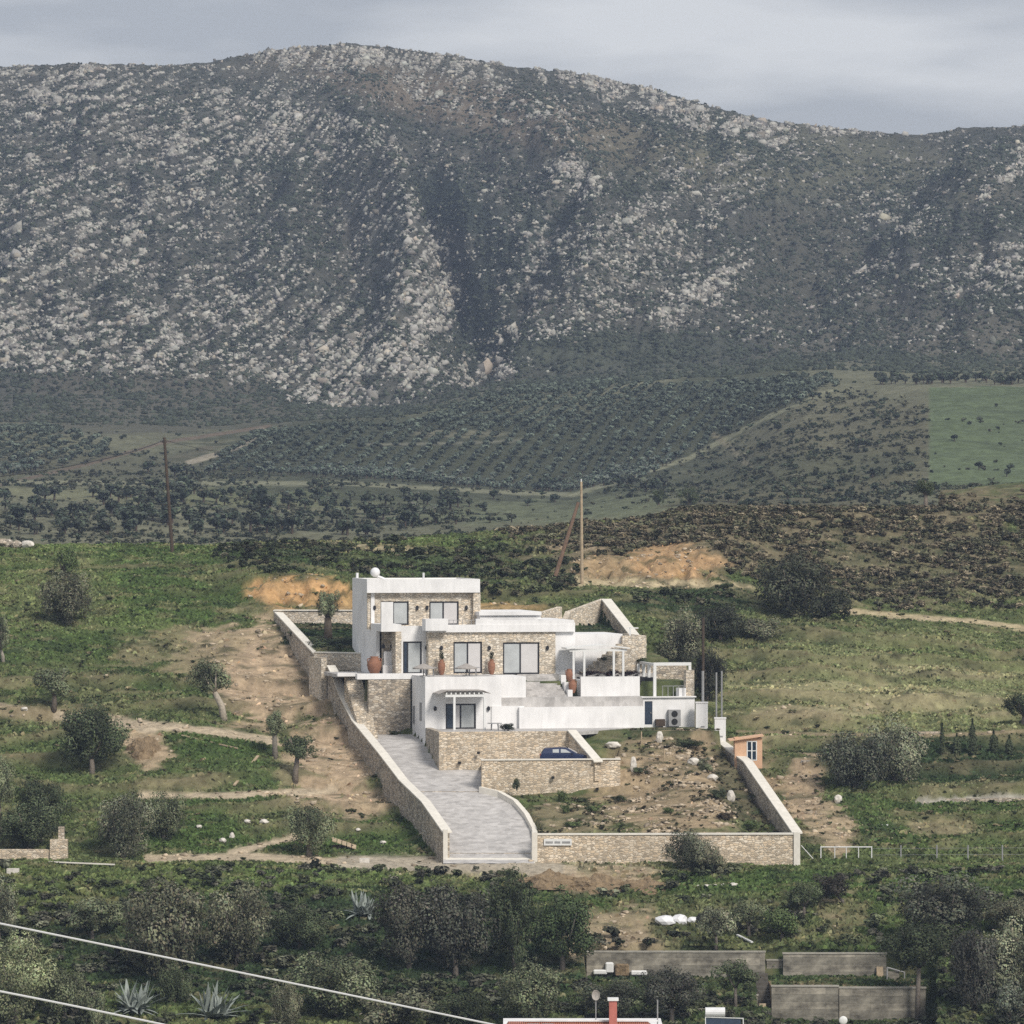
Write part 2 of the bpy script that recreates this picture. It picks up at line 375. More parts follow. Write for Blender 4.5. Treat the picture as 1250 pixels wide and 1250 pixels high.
col_mat('valley_mat', fine=(1, .35), bump=.6, fscale=.5)
col_mat('mountain_mat', fine=(1, .45), bump=1.6, fscale=.22)
col_mat('rock_mat', fine=(1, .25), bump=.3, fscale=.5)
col_mat('leaf_mat', fine=(1, .3), bump=0, fscale=.7, rough=.7, objrand=.15, mul=1.08)
col_mat('bark_mat', fine=(1, .4), bump=.05, fscale=6)
render_mat('white_render', (.82, .81, .80))
stone_mat('stone_wall', (.55, .46, .345), (.82, .72, .58), (.71, .62, .49), sx=3.1, sz=6.2)
stone_mat('stone_light', (.60, .53, .43), (.82, .75, .64), (.73, .66, .55), sx=3.4, sz=6.2)
stone_mat('stone_grey', (.34, .30, .25), (.62, .56, .47), (.46, .41, .34), sx=2.8, sz=5.2)
mat('cap_stone', (.74, .70, .62), var=.1, scale=2)
mat('frame_dark', (.03, .03, .035), rough=.4, var=.05)
mat('curtain_sheen_glass', (.46, .48, .48), rough=.12, var=.12, scale=1.2, spec=.6)  # pale colour stands for curtains and bright reflection in the glass
mat('curtain_sheen_white', (.62, .60, .59), rough=.2, var=.06, scale=1.5, spec=.5)  # curtain white on the villa; on the windscreen it imitates a reflection
mat('glass_dark', (.02, .035, .06), rough=.1, var=.2, spec=.7)
mat('terracotta', (.27, .13, .08), var=.2, scale=4)
mat('wood_dark', (.07, .05, .035), var=.3, scale=5)
mat('wood_brown', (.20, .13, .09), var=.25, scale=4)
mat('wood_pale', (.42, .33, .22), var=.25, scale=4)
mat('hut_wood', (.66, .42, .27), var=.12, scale=5)
mat('metal_white', (.75, .75, .73), rough=.5, var=.05)
mat('metal_grey', (.30, .30, .30), rough=.5, var=.15)
mat('cable_pale', (.62, .62, .62), rough=.5, var=.03)
mat('cable_dark', (.03, .03, .03), rough=.5, var=.03)
mat('car_paint', (.014, .025, .075), rough=.25, var=.05, spec=.6)
mat('tyre_black', (.02, .02, .02), rough=.8, var=.1)
mat('white_plastic', (.75, .75, .76), rough=.4, var=.08)
mat('canvas_grey', (.36, .33, .30), var=.15, scale=4)
mat('boulder_pale', (.62, .58, .52), var=.25, scale=2.5, bump=.08)
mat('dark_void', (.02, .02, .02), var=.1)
mat('red_plaster', (.42, .14, .11), var=.12)
mat('agave_leaf', (.25, .28, .25), var=.2, scale=3, rough=.6)
mat('flower_red', (.20, .03, .04), var=.3)
def concrete_mat():
    m, t, b = nm('board_concrete'); N = t.nodes; Lk = t.links
    tcn = N.new('ShaderNodeTexCoord'); sx = N.new('ShaderNodeSeparateXYZ'); cx = N.new('ShaderNodeCombineXYZ')
    Lk.new(tcn.outputs['Object'], sx.inputs[0]); Lk.new(sx.outputs['X'], cx.inputs['X']); Lk.new(sx.outputs['Z'], cx.inputs['Y'])
    br = N.new('ShaderNodeTexBrick'); br.inputs['Scale'].default_value = 1; br.inputs['Brick Width'].default_value = 2.3; br.inputs['Row Height'].default_value = .52; br.inputs['Mortar Size'].default_value = .012; br.inputs['Bias'].default_value = -.1
    br.inputs['Color1'].default_value = (.20, .185, .15, 1); br.inputs['Color2'].default_value = (.34, .31, .25, 1); br.inputs['Mortar'].default_value = (.15, .14, .115, 1); br.offset = .37
    Lk.new(cx.outputs[0], br.inputs['Vector'])
    mpn = N.new('ShaderNodeMapping'); mpn.inputs['Scale'].default_value = (.5, .5, .9)
    a = N.new('ShaderNodeTexNoise'); a.inputs['Scale'].default_value = 1.3; a.inputs['Detail'].default_value = 7; a.inputs['Roughness'].default_value = .65
    Lk.new(tcn.outputs['Object'], mpn.inputs[0]); Lk.new(mpn.outputs[0], a.inputs['Vector'])
    r = N.new('ShaderNodeMapRange'); r.inputs['From Min'].default_value = .35; r.inputs['From Max'].default_value = .65; r.inputs['To Min'].default_value = .35; r.inputs['To Max'].default_value = 1.6
    Lk.new(a.outputs['Fac'], r.inputs['Value']); mm = N.new('ShaderNodeVectorMath'); mm.operation = 'SCALE'
    Lk.new(br.outputs['Color'], mm.inputs[0]); Lk.new(r.outputs[0], mm.inputs['Scale']); Lk.new(mm.outputs[0], b.inputs['Base Color']); b.inputs['Roughness'].default_value = .9
concrete_mat()
def paving_mat():
    m, t, b = nm('paving'); N = t.nodes; Lk = t.links
    tcn = N.new('ShaderNodeTexCoord'); mpn = N.new('ShaderNodeMapping'); mpn.inputs['Scale'].default_value = (.9, 1.6, .2)
    a = N.new('ShaderNodeTexNoise'); a.inputs['Scale'].default_value = 1.1; a.inputs['Detail'].default_value = 7; a.inputs['Roughness'].default_value = .7
    v = N.new('ShaderNodeTexVoronoi'); v.inputs['Scale'].default_value = 2.2
    Lk.new(tcn.outputs['Object'], mpn.inputs[0]); Lk.new(mpn.outputs[0], a.inputs['Vector']); Lk.new(tcn.outputs['Object'], v.inputs['Vector'])
    sp = N.new('ShaderNodeSeparateColor'); Lk.new(v.outputs['Color'], sp.inputs[0])
    ad = N.new('ShaderNodeMath'); ad.operation = 'MULTIPLY_ADD'; ad.inputs[1].default_value = .22; Lk.new(sp.outputs[0], ad.inputs[0]); Lk.new(a.outputs['Fac'], ad.inputs[2])
    rp = N.new('ShaderNodeValToRGB'); e = rp.color_ramp.elements
    e[0].position = .38; e[0].color = (.33, .315, .30, 1); e[1].position = .85; e[1].color = (.60, .575, .55, 1)
    Lk.new(ad.outputs[0], rp.inputs[0]); Lk.new(rp.outputs[0], b.inputs['Base Color']); b.inputs['Roughness'].default_value = .85
paving_mat()
def tile_mat():
    m, t, b = nm('roof_tiles'); N = t.nodes; Lk = t.links
    tcn = N.new('ShaderNodeTexCoord'); w = N.new('ShaderNodeTexWave'); w.inputs['Scale'].default_value = 3.2; w.inputs['Distortion'].default_value = .4
    Lk.new(tcn.outputs['Object'], w.inputs['Vector'])
    rp = N.new('ShaderNodeValToRGB'); rp.color_ramp.elements[0].color = (.30, .10, .06, 1); rp.color_ramp.elements[1].color = (.55, .22, .14, 1)
    Lk.new(w.outputs['Color'], rp.inputs[0]); Lk.new(rp.outputs[0], b.inputs['Base Color'])
    bp = N.new('ShaderNodeBump'); bp.inputs['Distance'].default_value = .06; Lk.new(w.outputs['Fac'], bp.inputs['Height']); Lk.new(bp.outputs[0], b.inputs['Normal'])
tile_mat()

# ------------------------------------------------------------------ ground zones (albedo)
GREEN = (.064, .098, .030); GREEN2 = (.100, .135, .045); DKG = (.032, .050, .022); DRY = (.25, .205, .125); SOIL = (.42, .32, .215)
OCH = (.52, .32, .15); PATH = (.46, .38, .27); SCRUB = (.060, .058, .038); VAL = (.15, .155, .10); STRAW = (.42, .35, .22); MIXD = (.125, .135, .062)
E = [  # cx, cy, rx, ry, angle deg, colour, weight
 (110, 720, 260, 70, 0, GREEN2, 1), (230, 720, 110, 50, 20, GREEN, .9), (70, 735, 70, 40, 0, MIXD, .6), (100, 800, 170, 30, 0, GREEN, .8),
 (60, 850, 120, 45, 0, MIXD, .9), (20, 830, 90, 25, 0, GREEN, .5), (190, 790, 60, 20, -20, DRY, .6),
 (330, 830, 75, 65, 30, SOIL, 1), (400, 930, 55, 75, 30, SOIL, 1), (440, 985, 45, 22, -15, SOIL, .9), (280, 790, 60, 26, 0, SOIL, .75), (240, 810, 70, 22, -25, DRY, .8),
 (205, 835, 48, 13, 5, GREEN, 1), (240, 862, 60, 12, 0, MIXD, .6), (250, 908, 75, 20, 8, GREEN, 1), (180, 915, 28, 30, -60, SOIL, .9), (100, 880, 60, 12, 0, SOIL, .5),
 (290, 945, 100, 20, 0, GREEN, .6), (270, 1010, 130, 45, 0, GREEN, 1), (450, 1025, 90, 28, 0, GREEN, 1), (60, 900, 60, 20, 0, GREEN, .5),
 (330, 995, 50, 14, 0, MIXD, .7), (230, 955, 60, 12, 0, DRY, .4), (60, 960, 60, 20, 0, GREEN, .6), (370, 770, 14, 30, -30, DKG, .6),
 (200, 1075, 330, 22, 0, GREEN2, .9), (130, 1090, 160, 40, 0, (.10, .125, .045), .8), (400, 1160, 400, 70, 0, DKG, 1), (700, 1090, 60, 60, 0, GREEN, .8),
 (660, 1062, 160, 10, 0, PATH, .5), (720, 1075, 90, 16, 0, SOIL, .8), (760, 1140, 90, 34, 0, SOIL, .7), (830, 1130, 40, 26, 0, MIXD, .7), (1030, 1115, 34, 36, 15, SOIL, .9),
 (930, 1080, 130, 20, 0, GREEN, 1), (900, 1130, 100, 40, 0, MIXD, .6), (1180, 1085, 160, 22, 0, GREEN, .9), (1100, 1140, 120, 60, 0, GREEN, .7), (950, 1220, 300, 40, 0, DKG, .7),
 (360, 722, 62, 20, 0, OCH, 1), (430, 735, 60, 15, 0, OCH, .7), (820, 685, 75, 24, 0, OCH, 1), (730, 690, 45, 24, 0, (.30, .22, .13), .8), (600, 742, 60, 6, 0, OCH, .6),
 (560, 690, 130, 30, 0, (.06, .085, .035), .9), (520, 665, 60, 8, 0, GREEN2, .9), (440, 668, 100, 5, 3, STRAW, .8), (350, 680, 80, 14, 0, DKG, .8),
 (800, 712, 130, 7, 2, STRAW, 1), (700, 708, 40, 9, 0, STRAW, 1), (850, 735, 110, 18, 0, DKG, .9), (960, 650, 330, 45, -6, (.165, .14, .085), 1), (1150, 690, 220, 45, 0, (.13, .12, .07), .9),
 (1080, 840, 220, 70, 0, (.17, .185, .085), 1), (950, 830, 60, 40, 30, MIXD, .8), (1080, 850, 170, 16, 4, (.33, .30, .17), .7), (1150, 820, 100, 8, 3, (.33, .30, .17), .6), (1000, 868, 100, 8, 0, STRAW, .5), (1180, 800, 120, 14, 6, GREEN2, .6), (960, 880, 70, 16, 0, DRY, .5),
 (1130, 930, 180, 32, 0, DKG, 1), (1130, 1000, 160, 40, 0, GREEN, .8), (980, 960, 26, 40, 15, SOIL, .9), (1010, 1010, 40, 28, 30, SOIL, .8), (1170, 970, 120, 10, 0, MIXD, .6), (1150, 1010, 50, 12, 0, SOIL, .4),
 (820, 900, 70, 14, 0, DKG, .8), (830, 960, 120, 64, 0, (.34, .26, .165), 1), (900, 960, 22, 60, -25, DKG, .7), (700, 1000, 60, 20, 0, DRY, .8), (760, 915, 24, 12, 0, DRY, .6),
 (405, 778, 60, 20, 0, DKG, 1), (735, 765, 30, 25, 0, DKG, 1), (820, 684, 66, 19, 0, (.46, .30, .16), .9), (735, 692, 36, 18, 0, (.36, .26, .15), .9), (700, 668, 40, 6, 0, SOIL, .8)]
PATHS = [([(0, 864), (80, 874), (150, 884), (215, 888), (280, 896), (335, 905)], 5.5, PATH), ([(170, 972), (300, 970), (410, 965)], 4, PATH),
 ([(180, 1048), (300, 1046), (420, 1052), (520, 1056), (640, 1060), (700, 1062)], 5, PATH), ([(420, 1052), (560, 1055), (680, 1060)], 9, (.40, .35, .27)), ([(280, 1042), (330, 1030), (360, 1022)], 4, PATH),
 ([(1020, 745), (1100, 752), (1180, 758), (1260, 768)], 3.5, STRAW), ([(900, 893), (1000, 897), (1130, 898), (1250, 893)], 2.5, DRY), ([(140, 880), (190, 890)], 6, PATH),
 ([(1120, 978), (1250, 974)], 3, (.35, .33, .28)), ([(0, 868), (60, 872)], 8, DRY)]
def seg_d(px, py, pts):
    d = np.full(np.shape(px), 1e9)
    for (x0, y0), (x1, y1) in zip(pts[:-1], pts[1:]):
        t = np.clip(((px - x0) * (x1 - x0) + (py - y0) * (y1 - y0)) / ((x1 - x0) ** 2 + (y1 - y0) ** 2), 0, 1)
        d = np.minimum(d, np.hypot(px - x0 - t * (x1 - x0), py - y0 - t * (y1 - y0)))
    return d
def near_col(px, py, X, Y):
    n1 = fbm(X / 6, Y / 4.5, 4)[..., None]; n2 = fbm(X / 1.4 + 7, Y / .9, 4); n3 = fbm(X / 2.6 + 31, Y / 1.0 + 3, 3)
    c = np.array(MIXD) * (1 - n1) + np.array(GREEN) * n1
    for cx, cy, rx, ry, an, col, w in E:
        a = radians(an); dx = px - cx; dy = py - cy
        d = np.hypot((dx * cos(a) + dy * sin(a)) / rx, (-dx * sin(a) + dy * cos(a)) / ry)
        al = (w * sst(1.15, .75, d + (n2 - .5) * .9 + (n3 - .5) * .5))[..., None]
        c = c * (1 - al) + np.array(col) * al
    # broken cover: straw, bare earth and green flecks along the contours
    s1 = sst(.56, .70, n3)[..., None] * .32; c = c * (1 - s1) + np.array(DRY) * s1
    s2 = sst(.58, .72, fbm(X / 1.8 + 60, Y / .8 + 9, 3))[..., None] * .6; c = c * (1 - s2) + np.array(DKG) * s2
    rz = (terr(X, Y)[1] * .4)[..., None]; c = c * (1 - rz) + (np.array((.20, .16, .10)) * n1 * 2) * rz
    oc = sst(1.35, 1.9, c[..., 0] / (c[..., 1] + 1e-6))[..., None]; c = c * (1 - oc + oc * (.6 + .85 * fbm(X / .5, Y / 2.2 + 20, 3))[..., None])
    so = (fbm(X / .9, Y / .7 + 44, 3))[..., None]; c = c * (.72 + .56 * so)
    for pts, w, col in PATHS:
        d = seg_d(px, py, pts); al = sst(1.3, .6, d / w + (n2 - .5) * .9)[..., None]
        c = c * (1 - al) + np.array(col) * al
    return c
GROVE_A = [(-40, 530), (60, 524), (140, 545), (125, 562), (-40, 590)]
GROVE_B = [(250, 578), (300, 535), (400, 525), (500, 522), (560, 500), (650, 474), (760, 470), (850, 474), (1010, 462), (1020, 474), (930, 512), (840, 560), (760, 596), (700, 602), (620, 600), (500, 590), (380, 582)]
def in_poly(px, py, pg):
    r = np.zeros(np.shape(px), bool); j = len(pg) - 1
    for i in range(len(pg)):
        xi, yi = pg[i]; xj, yj = pg[j]
        r ^= ((yi > py) != (yj > py)) & (px < (xj - xi) * (py - yi) / (yj - yi + 1e-9) + xi); j = i
    return r
def far_col(px, py, X, Y):
    n1 = fbm(X / 30, Y / 20, 4); n2 = fbm(X / 6, Y / 4, 4)
    c = np.array((.10, .105, .065)) * (1 - n1[..., None]) + np.array((.19, .185, .12)) * n1[..., None]
    for cx, cy, rx, ry, an, col, w in [(300, 600, 420, 18, 2, (.15, .16, .085), .9), (700, 610, 220, 26, -3, (.13, .145, .085), .95), (90, 600, 120, 12, 0, (.17, .17, .10), .8),
            (220, 560, 60, 6, -20, (.13, .11, .08), .7), (110, 575, 200, 22, 0, (.095, .095, .062), .8), (480, 600, 120, 10, 0, (.13, .17, .07), .7), (1000, 570, 190, 60, -15, (.11, .105, .065), 1), (1000, 520, 120, 35, 0, (.13, .125, .08), .8),
            (980, 575, 160, 20, -5, (.09, .095, .058), .7), (190, 500, 260, 30, 0, (.09, .088, .066), .9), (560, 560, 330, 60, 0, (.062, .068, .042), .97), (850, 500, 150, 40, -15, (.062, .068, .042), .97), (560, 530, 60, 5, 0, (.2, .19, .13), .6)]:
        a = radians(an); dx = px - cx; dy = py - cy
        d = np.hypot((dx * cos(a) + dy * sin(a)) / rx, (-dx * sin(a) + dy * cos(a)) / ry)
        al = (w * sst(1.2, .8, d + (n2 - .5) * .6))[..., None]; c = c * (1 - al) + np.array(col) * al
    bl = sst(1130, 1290, Y + (n2 - .5) * 60)[..., None] * .9; c = c * (1 - bl) + mtn_col(px, py, X, Y) * bl
    fld = (px > 1134 + 5 * (n2 - .5)) & (py > 472 + 5 * (n1 - .5)) & (py < 594); c = np.where(fld[..., None], np.array((.100, .128, .066)) * (0.55 + .5 * n1[..., None] + .45 * n2[..., None]), c)
    for pts, w, col in [([(0, 592), (110, 566), (200, 540), (330, 520)], 1.8, (.14, .11, .08)), ([(230, 565), (260, 556), (300, 542), (318, 525)], 3, (.28, .25, .19)), ([(0, 588), (120, 590), (420, 590), (600, 600), (700, 604), (840, 560), (930, 512), (1020, 474)], 2.5, (.20, .20, .13)),
                        ([(440, 543), (560, 541), (640, 537)], 1.6, (.15, .15, .11)), ([(1134, 470), (1134, 594)], 1.5, (.16, .17, .11)), ([(870, 530), (890, 545), (915, 570)], 2.5, (.2, .18, .12))]:
        d = seg_d(px, py, pts); al = sst(1.4, .7, d / w + (n2 - .5) * .8)[..., None]; c = c * (1 - al) + np.array(col) * al
    return c
ROCKZ = [(60, 115, 150, 38, 8, 1), (20, 100, 120, 20, 5, .9), (60, 420, 150, 60, -15, .85), (140, 250, 240, 130, -15, .45), (330, 150, 130, 60, 5, .5), (430, 72, 170, 16, 2, 1), (560, 88, 60, 14, 10, .9),
 (715, 97, 110, 14, 12, 1), (860, 145, 130, 18, 14, .9), (980, 158, 90, 8, 4, .7), (480, 250, 70, 60, 0, .6), (520, 350, 45, 70, -25, 1.1), (430, 440, 130, 60, -5, .9), (420, 500, 70, 22, 0, .9), (560, 110, 160, 20, 12, .35),
 (700, 215, 45, 30, 35, .9), (640, 320, 60, 60, -30, .55), (650, 310, 14, 50, 20, .9), (770, 265, 30, 14, -20, .8), (860, 350, 75, 30, -35, 1), (900, 320, 30, 22, -20, 1), (760, 310, 120, 60, -10, .4),
 (1225, 212, 50, 14, -40, 1), (1210, 330, 80, 40, -15, .5), (1070, 325, 30, 8, -20, .8), (1100, 260, 60, 40, 0, .25), (560, 130, 110, 10, 18, .5), (250, 400, 160, 60, -10, .55), (590, 440, 60, 30, -35, .8), (880, 230, 90, 40, 5, .3), (700, 400, 90, 20, -20, .5),
 (40, 330, 110, 50, -15, .5), (300, 330, 110, 60, 0, .4), (210, 190, 60, 20, -25, .8), (100, 235, 80, 14, -20, .6), (550, 300, 60, 30, 0, .4)]
def rock_w(px, py):
    d0 = np.interp(px, [0, 450, 600, 800, 1250], [.22, .22, .12, .06, .06])
    s = d0 * (.4 + 1.2 * fbm(px / 24 + py / 60, py / 9, 3))
    n = fbm(px / 22 + 3, py / 12, 4)
    for cx, cy, rx, ry, an, w in ROCKZ:
        a = radians(an); dx = px - cx; dy = py - cy
        d = np.hypot((dx * cos(a) + dy * sin(a)) / rx, (-dx * sin(a) + dy * cos(a)) / ry)
        s = np.maximum(s, w * sst(1.25, .45, d + (n - .5) * 1.3))
    lo = np.interp(px, [0, 120, 200, 330, 380, 430, 500, 560, 640, 700, 800, 900, 1000, 1250], [460, 462, 468, 478, 515, 524, 512, 492, 478, 445, 405, 420, 435, 440])
    th = np.radians(np.interp(px, [0, 300, 450, 560, 680, 760, 860, 1250], [-16, -20, -45, -55, -40, 15, -32, -26])); al_ = px * np.cos(th) + py * np.sin(th); ac_ = -px * np.sin(th) + py * np.cos(th)
    strk = fbm(al_ / 17, ac_ / 3.4, 3)
    dk = 0
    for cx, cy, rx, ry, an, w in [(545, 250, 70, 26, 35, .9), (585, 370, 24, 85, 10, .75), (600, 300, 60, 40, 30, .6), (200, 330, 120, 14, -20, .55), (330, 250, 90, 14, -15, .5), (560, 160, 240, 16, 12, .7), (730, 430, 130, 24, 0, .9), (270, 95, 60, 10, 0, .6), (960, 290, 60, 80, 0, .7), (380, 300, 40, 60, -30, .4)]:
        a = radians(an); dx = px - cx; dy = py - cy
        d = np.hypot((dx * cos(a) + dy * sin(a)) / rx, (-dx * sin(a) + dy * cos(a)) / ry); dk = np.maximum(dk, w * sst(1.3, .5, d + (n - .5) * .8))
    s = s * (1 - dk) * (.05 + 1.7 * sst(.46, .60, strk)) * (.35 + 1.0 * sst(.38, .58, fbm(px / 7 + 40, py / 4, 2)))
    return s * sst(0, -14, py - lo + (n - .5) * 26)
def mtn_col(px, py, X, Y):
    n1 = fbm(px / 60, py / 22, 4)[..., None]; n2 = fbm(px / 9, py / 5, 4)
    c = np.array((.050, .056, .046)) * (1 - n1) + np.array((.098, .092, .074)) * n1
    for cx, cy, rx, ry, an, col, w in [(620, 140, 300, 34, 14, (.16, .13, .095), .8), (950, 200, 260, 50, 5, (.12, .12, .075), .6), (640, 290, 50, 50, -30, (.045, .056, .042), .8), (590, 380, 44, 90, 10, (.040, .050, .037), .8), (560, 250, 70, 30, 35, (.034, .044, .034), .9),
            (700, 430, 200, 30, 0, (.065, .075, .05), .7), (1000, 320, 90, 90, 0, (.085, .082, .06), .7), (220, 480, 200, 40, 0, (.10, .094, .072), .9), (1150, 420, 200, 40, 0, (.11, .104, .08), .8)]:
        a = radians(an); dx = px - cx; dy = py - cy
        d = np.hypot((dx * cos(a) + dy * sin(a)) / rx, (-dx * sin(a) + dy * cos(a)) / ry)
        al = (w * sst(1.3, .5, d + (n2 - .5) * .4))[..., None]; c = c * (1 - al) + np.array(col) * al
    r = np.clip(rock_w(px, py) * 1.25 - .12, 0, 1) * (.45 + .55 * sst(.42, .6, n2))
    r = (r * .8)[..., None]
    return c * (1 - r) + np.array((.27, .262, .232)) * r

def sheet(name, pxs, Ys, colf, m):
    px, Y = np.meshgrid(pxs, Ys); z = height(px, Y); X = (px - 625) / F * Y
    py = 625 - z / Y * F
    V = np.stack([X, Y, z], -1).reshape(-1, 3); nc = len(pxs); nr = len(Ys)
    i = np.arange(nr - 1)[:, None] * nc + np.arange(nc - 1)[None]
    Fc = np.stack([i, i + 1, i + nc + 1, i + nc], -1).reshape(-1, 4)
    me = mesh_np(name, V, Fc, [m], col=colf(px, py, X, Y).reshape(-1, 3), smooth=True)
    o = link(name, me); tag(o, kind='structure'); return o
def cols(step, ext=((-2600, 90), (-900, 45), (-260, 15))):
    a = list(np.arange(-40, 1291, step)); l = []; x = -40
    for st in (12, 20, 40, 80, 160): 
        for _ in range(8): x -= st; l.append(x)
    r = [1250 - v for v in l]
    return np.array(sorted(l) + a + sorted(v + (a[-1] - 1290) for v in r if v > 1290), float)
sheet('ground', cols(4.5), np.concatenate([np.array([8, 20, 40, 60, 100, 150, 200, 250, 290]), np.arange(300, 372, .8), np.arange(372, 450, .3), np.arange(450, 470, .25), np.arange(470, 560.1, .9)]), near_col, M['ground_mat'])
sheet('valley', cols(4), np.concatenate([np.arange(558, 700, 6), np.arange(700, 1000, 2.0), np.arange(1000, 1302, 1.2)]), far_col, M['valley_mat'])
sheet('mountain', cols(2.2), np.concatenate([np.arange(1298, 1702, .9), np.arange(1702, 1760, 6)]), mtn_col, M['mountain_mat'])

# haze (air between the camera and the mountain)
hm, ht, hb = nm('haze_air'); ht.nodes.remove(hb)
pv = ht.nodes.new('ShaderNodeVolumePrincipled'); pv.inputs['Color'].default_value = (.58, .72, 1, 1); pv.inputs['Density'].default_value = .00013; pv.inputs['Anisotropy'].default_value = 0.0
ht.links.new(pv.outputs[0], ht.nodes['Material Output'].inputs['Volume'])
hz = MB().box((-1100, -40, -300), (1100, 1780, 178)).build('haze', hm); tag(hz, kind='stuff')
hz.data.materials[0] = hm

# ------------------------------------------------------------------ scatter helpers
def ico():
    t = (1 + 5 ** .5) / 2
    v = np.array([(-1, t, 0), (1, t, 0), (-1, -t, 0), (1, -t, 0), (0, -1, t), (0, 1, t), (0, -1, -t), (0, 1, -t), (t, 0, -1), (t, 0, 1), (-t, 0, -1), (-t, 0, 1)], float)
    f = np.array([(0, 11, 5), (0, 5, 1), (0, 1, 7), (0, 7, 10), (0, 10, 11), (1, 5, 9), (5, 11, 4), (11, 10, 2), (10, 7, 6), (7, 1, 8), (3, 9, 4), (3, 4, 2), (3, 2, 6), (3, 6, 8), (3, 8, 9), (4, 9, 5), (2, 4, 11), (6, 2, 10), (8, 6, 7), (9, 8, 1)])
    return v / np.linalg.norm(v[0]), f
IV, IF = ico()
def leaves(pos, nrm, size, rng, squash=.6):
    """one triangle-pair leaf clump at each pos facing nrm"""
    n = len(pos); nrm = nrm / (np.linalg.norm(nrm, axis=1, keepdims=True) + 1e-9)
    r = rng.normal(size=(n, 3)); a = np.cross(nrm, r); a /= np.linalg.norm(a, axis=1, keepdims=True) + 1e-9
    b = np.cross(nrm, a); s = (size * rng.uniform(.6, 1.3, n))[:, None] if np.ndim(size) else size * rng.uniform(.6, 1.3, n)[:, None]
    V = np.stack([pos - a * s, pos - b * s * squash + nrm * s * .15, pos + a * s, pos + b * s * squash], 1).reshape(-1, 3)
    i = np.arange(n) * 4
    return V, np.stack([i, i + 1, i + 2, i + 3], 1)
def crown_template(n, lobes, leaf, rng, tall=1.0, hollow=.35, flat=.0, spread=.62):
    """unit crown (radius 1, centred on 0) -> verts, quads, brightness per vert"""
    L_ = rng.normal(size=(lobes, 3)); L_ /= np.linalg.norm(L_, axis=1, keepdims=True); L_ *= spread * rng.uniform(.35, 1.25, (lobes, 1)) ; L_[:, 2] = L_[:, 2] * tall * .85 - flat
    rad = rng.uniform(.13, .33, lobes); k = rng.choice(lobes, n, p=rad ** 2 / (rad ** 2).sum())
    d = rng.normal(size=(n, 3)); d /= np.linalg.norm(d, axis=1, keepdims=True)
    bump = 1 + .22 * np.sin(d[:, 0] * 7 + k) * np.sin(d[:, 2] * 6 + 2 * k) + .12 * np.sin(d[:, 1] * 13 + k)
    rr = rad[k] * rng.uniform(hollow, 1, n) ** .35 * bump; rr *= 1 + .35 * (rng.random(n) > .94)
    pos = L_[k] + d * rr[:, None]; nrm = d + rng.normal(size=(n, 3)) * .22 + np.array((0, 0, .3))
    V, Q = leaves(pos, nrm, np.full(n, leaf), rng)
    br = (rng.uniform(.42, 1.75, lobes)[k] * rng.uniform(.82, 1.2, n)).repeat(4)  # random lobe tones also imitate lit clumps and dark gaps
    return V, Q, br
def blob_template(rng, seg=2):
    v = IV * (1 + rng.uniform(-.42, .35, (12, 1))); v = v + rng.uniform(-.2, .2, (12, 3)); return v, IF
def merge(tmpls, pos, scl, rng, colr, tilt=0, kk=None):
    """place template k (verts, faces, bright) at pos with scale scl (n,3), colour colr (n,3)"""
    Vs, Fs, Cs = [], [], []; off = 0
    if kk is None: kk = rng.integers(0, len(tmpls), len(pos))
    for k, T in enumerate(tmpls):
        sel = np.nonzero(kk == k)[0]
        if not len(sel): continue
        v, f = T[0], T[1]; br = T[2] if len(T) > 2 else np.ones(len(v))
        a = rng.uniform(0, 2 * pi, len(sel)); ca, sa = np.cos(a), np.sin(a)
        x = v[None, :, 0] * ca[:, None] - v[None, :, 1] * sa[:, None]; y = v[None, :, 0] * sa[:, None] + v[None, :, 1] * ca[:, None]; z = np.repeat(v[None, :, 2], len(sel), 0)
        q = np.stack([x, y, z], -1) * scl[sel][:, None, :] + pos[sel][:, None, :]
        Vs.append(q.reshape(-1, 3)); Fs.append((f[None] + (np.arange(len(sel)) * len(v))[:, None, None]).reshape(-1, f.shape[1]) + off)
        Cs.append((colr[sel][:, None, :] * br[None, :, None]).reshape(-1, 3)); off += len(sel) * len(v)
    return np.concatenate(Vs), np.concatenate(Fs), np.concatenate(Cs)
def stuff(name, V, Fc, Cl, m, label):
    o = link(name, mesh_np(name, V, Fc, [m], col=Cl)); tag(o, kind='stuff', label=label); return o

# ---- mountain rocks
rng = np.random.default_rng(5)
n = 1280000
px = rng.uniform(-340, 1600, n); t = rng.random(n); Y = 1300 + 405 * t
wz = height(px, Y); py = 625 - wz / Y * F
k = rng.random(n) < rock_w(px, py) * .30
px, Y, wz, py = px[k], Y[k], wz[k], py[k]; n = len(px)
big = rock_w(px, py)
s = (.24 + .40 * rng.random(n) ** 2 + .36 * np.clip(big - .35, 0, 1) * rng.random(n) + .6 * (rng.random(n) > .992))
pos = np.stack([(px - 625) / F * Y, Y, wz + s * .25], -1)
s = s * (1 + .9 * (rng.random(n) > .985)); scl = np.stack([s * rng.uniform(.7, 1.7, n), s * rng.uniform(.8, 1.4, n), s * rng.uniform(.55, 1.4, n)], -1)
cl = np.array((.36, .345, .305))[None] * rng.uniform(.35, 1.25, (n, 1)) * (1 + rng.normal(size=(n, 3)) * .015)
warm = rng.random(n) > .92; cl[warm] *= np.array((1.06, .99, .9))
stuff('mountain_rocks', *merge([blob_template(rng) for _ in range(8)], pos, scl, rng, cl), M['rock_mat'], 'pale limestone boulders strewn over the mountain')
print('rocks', n)
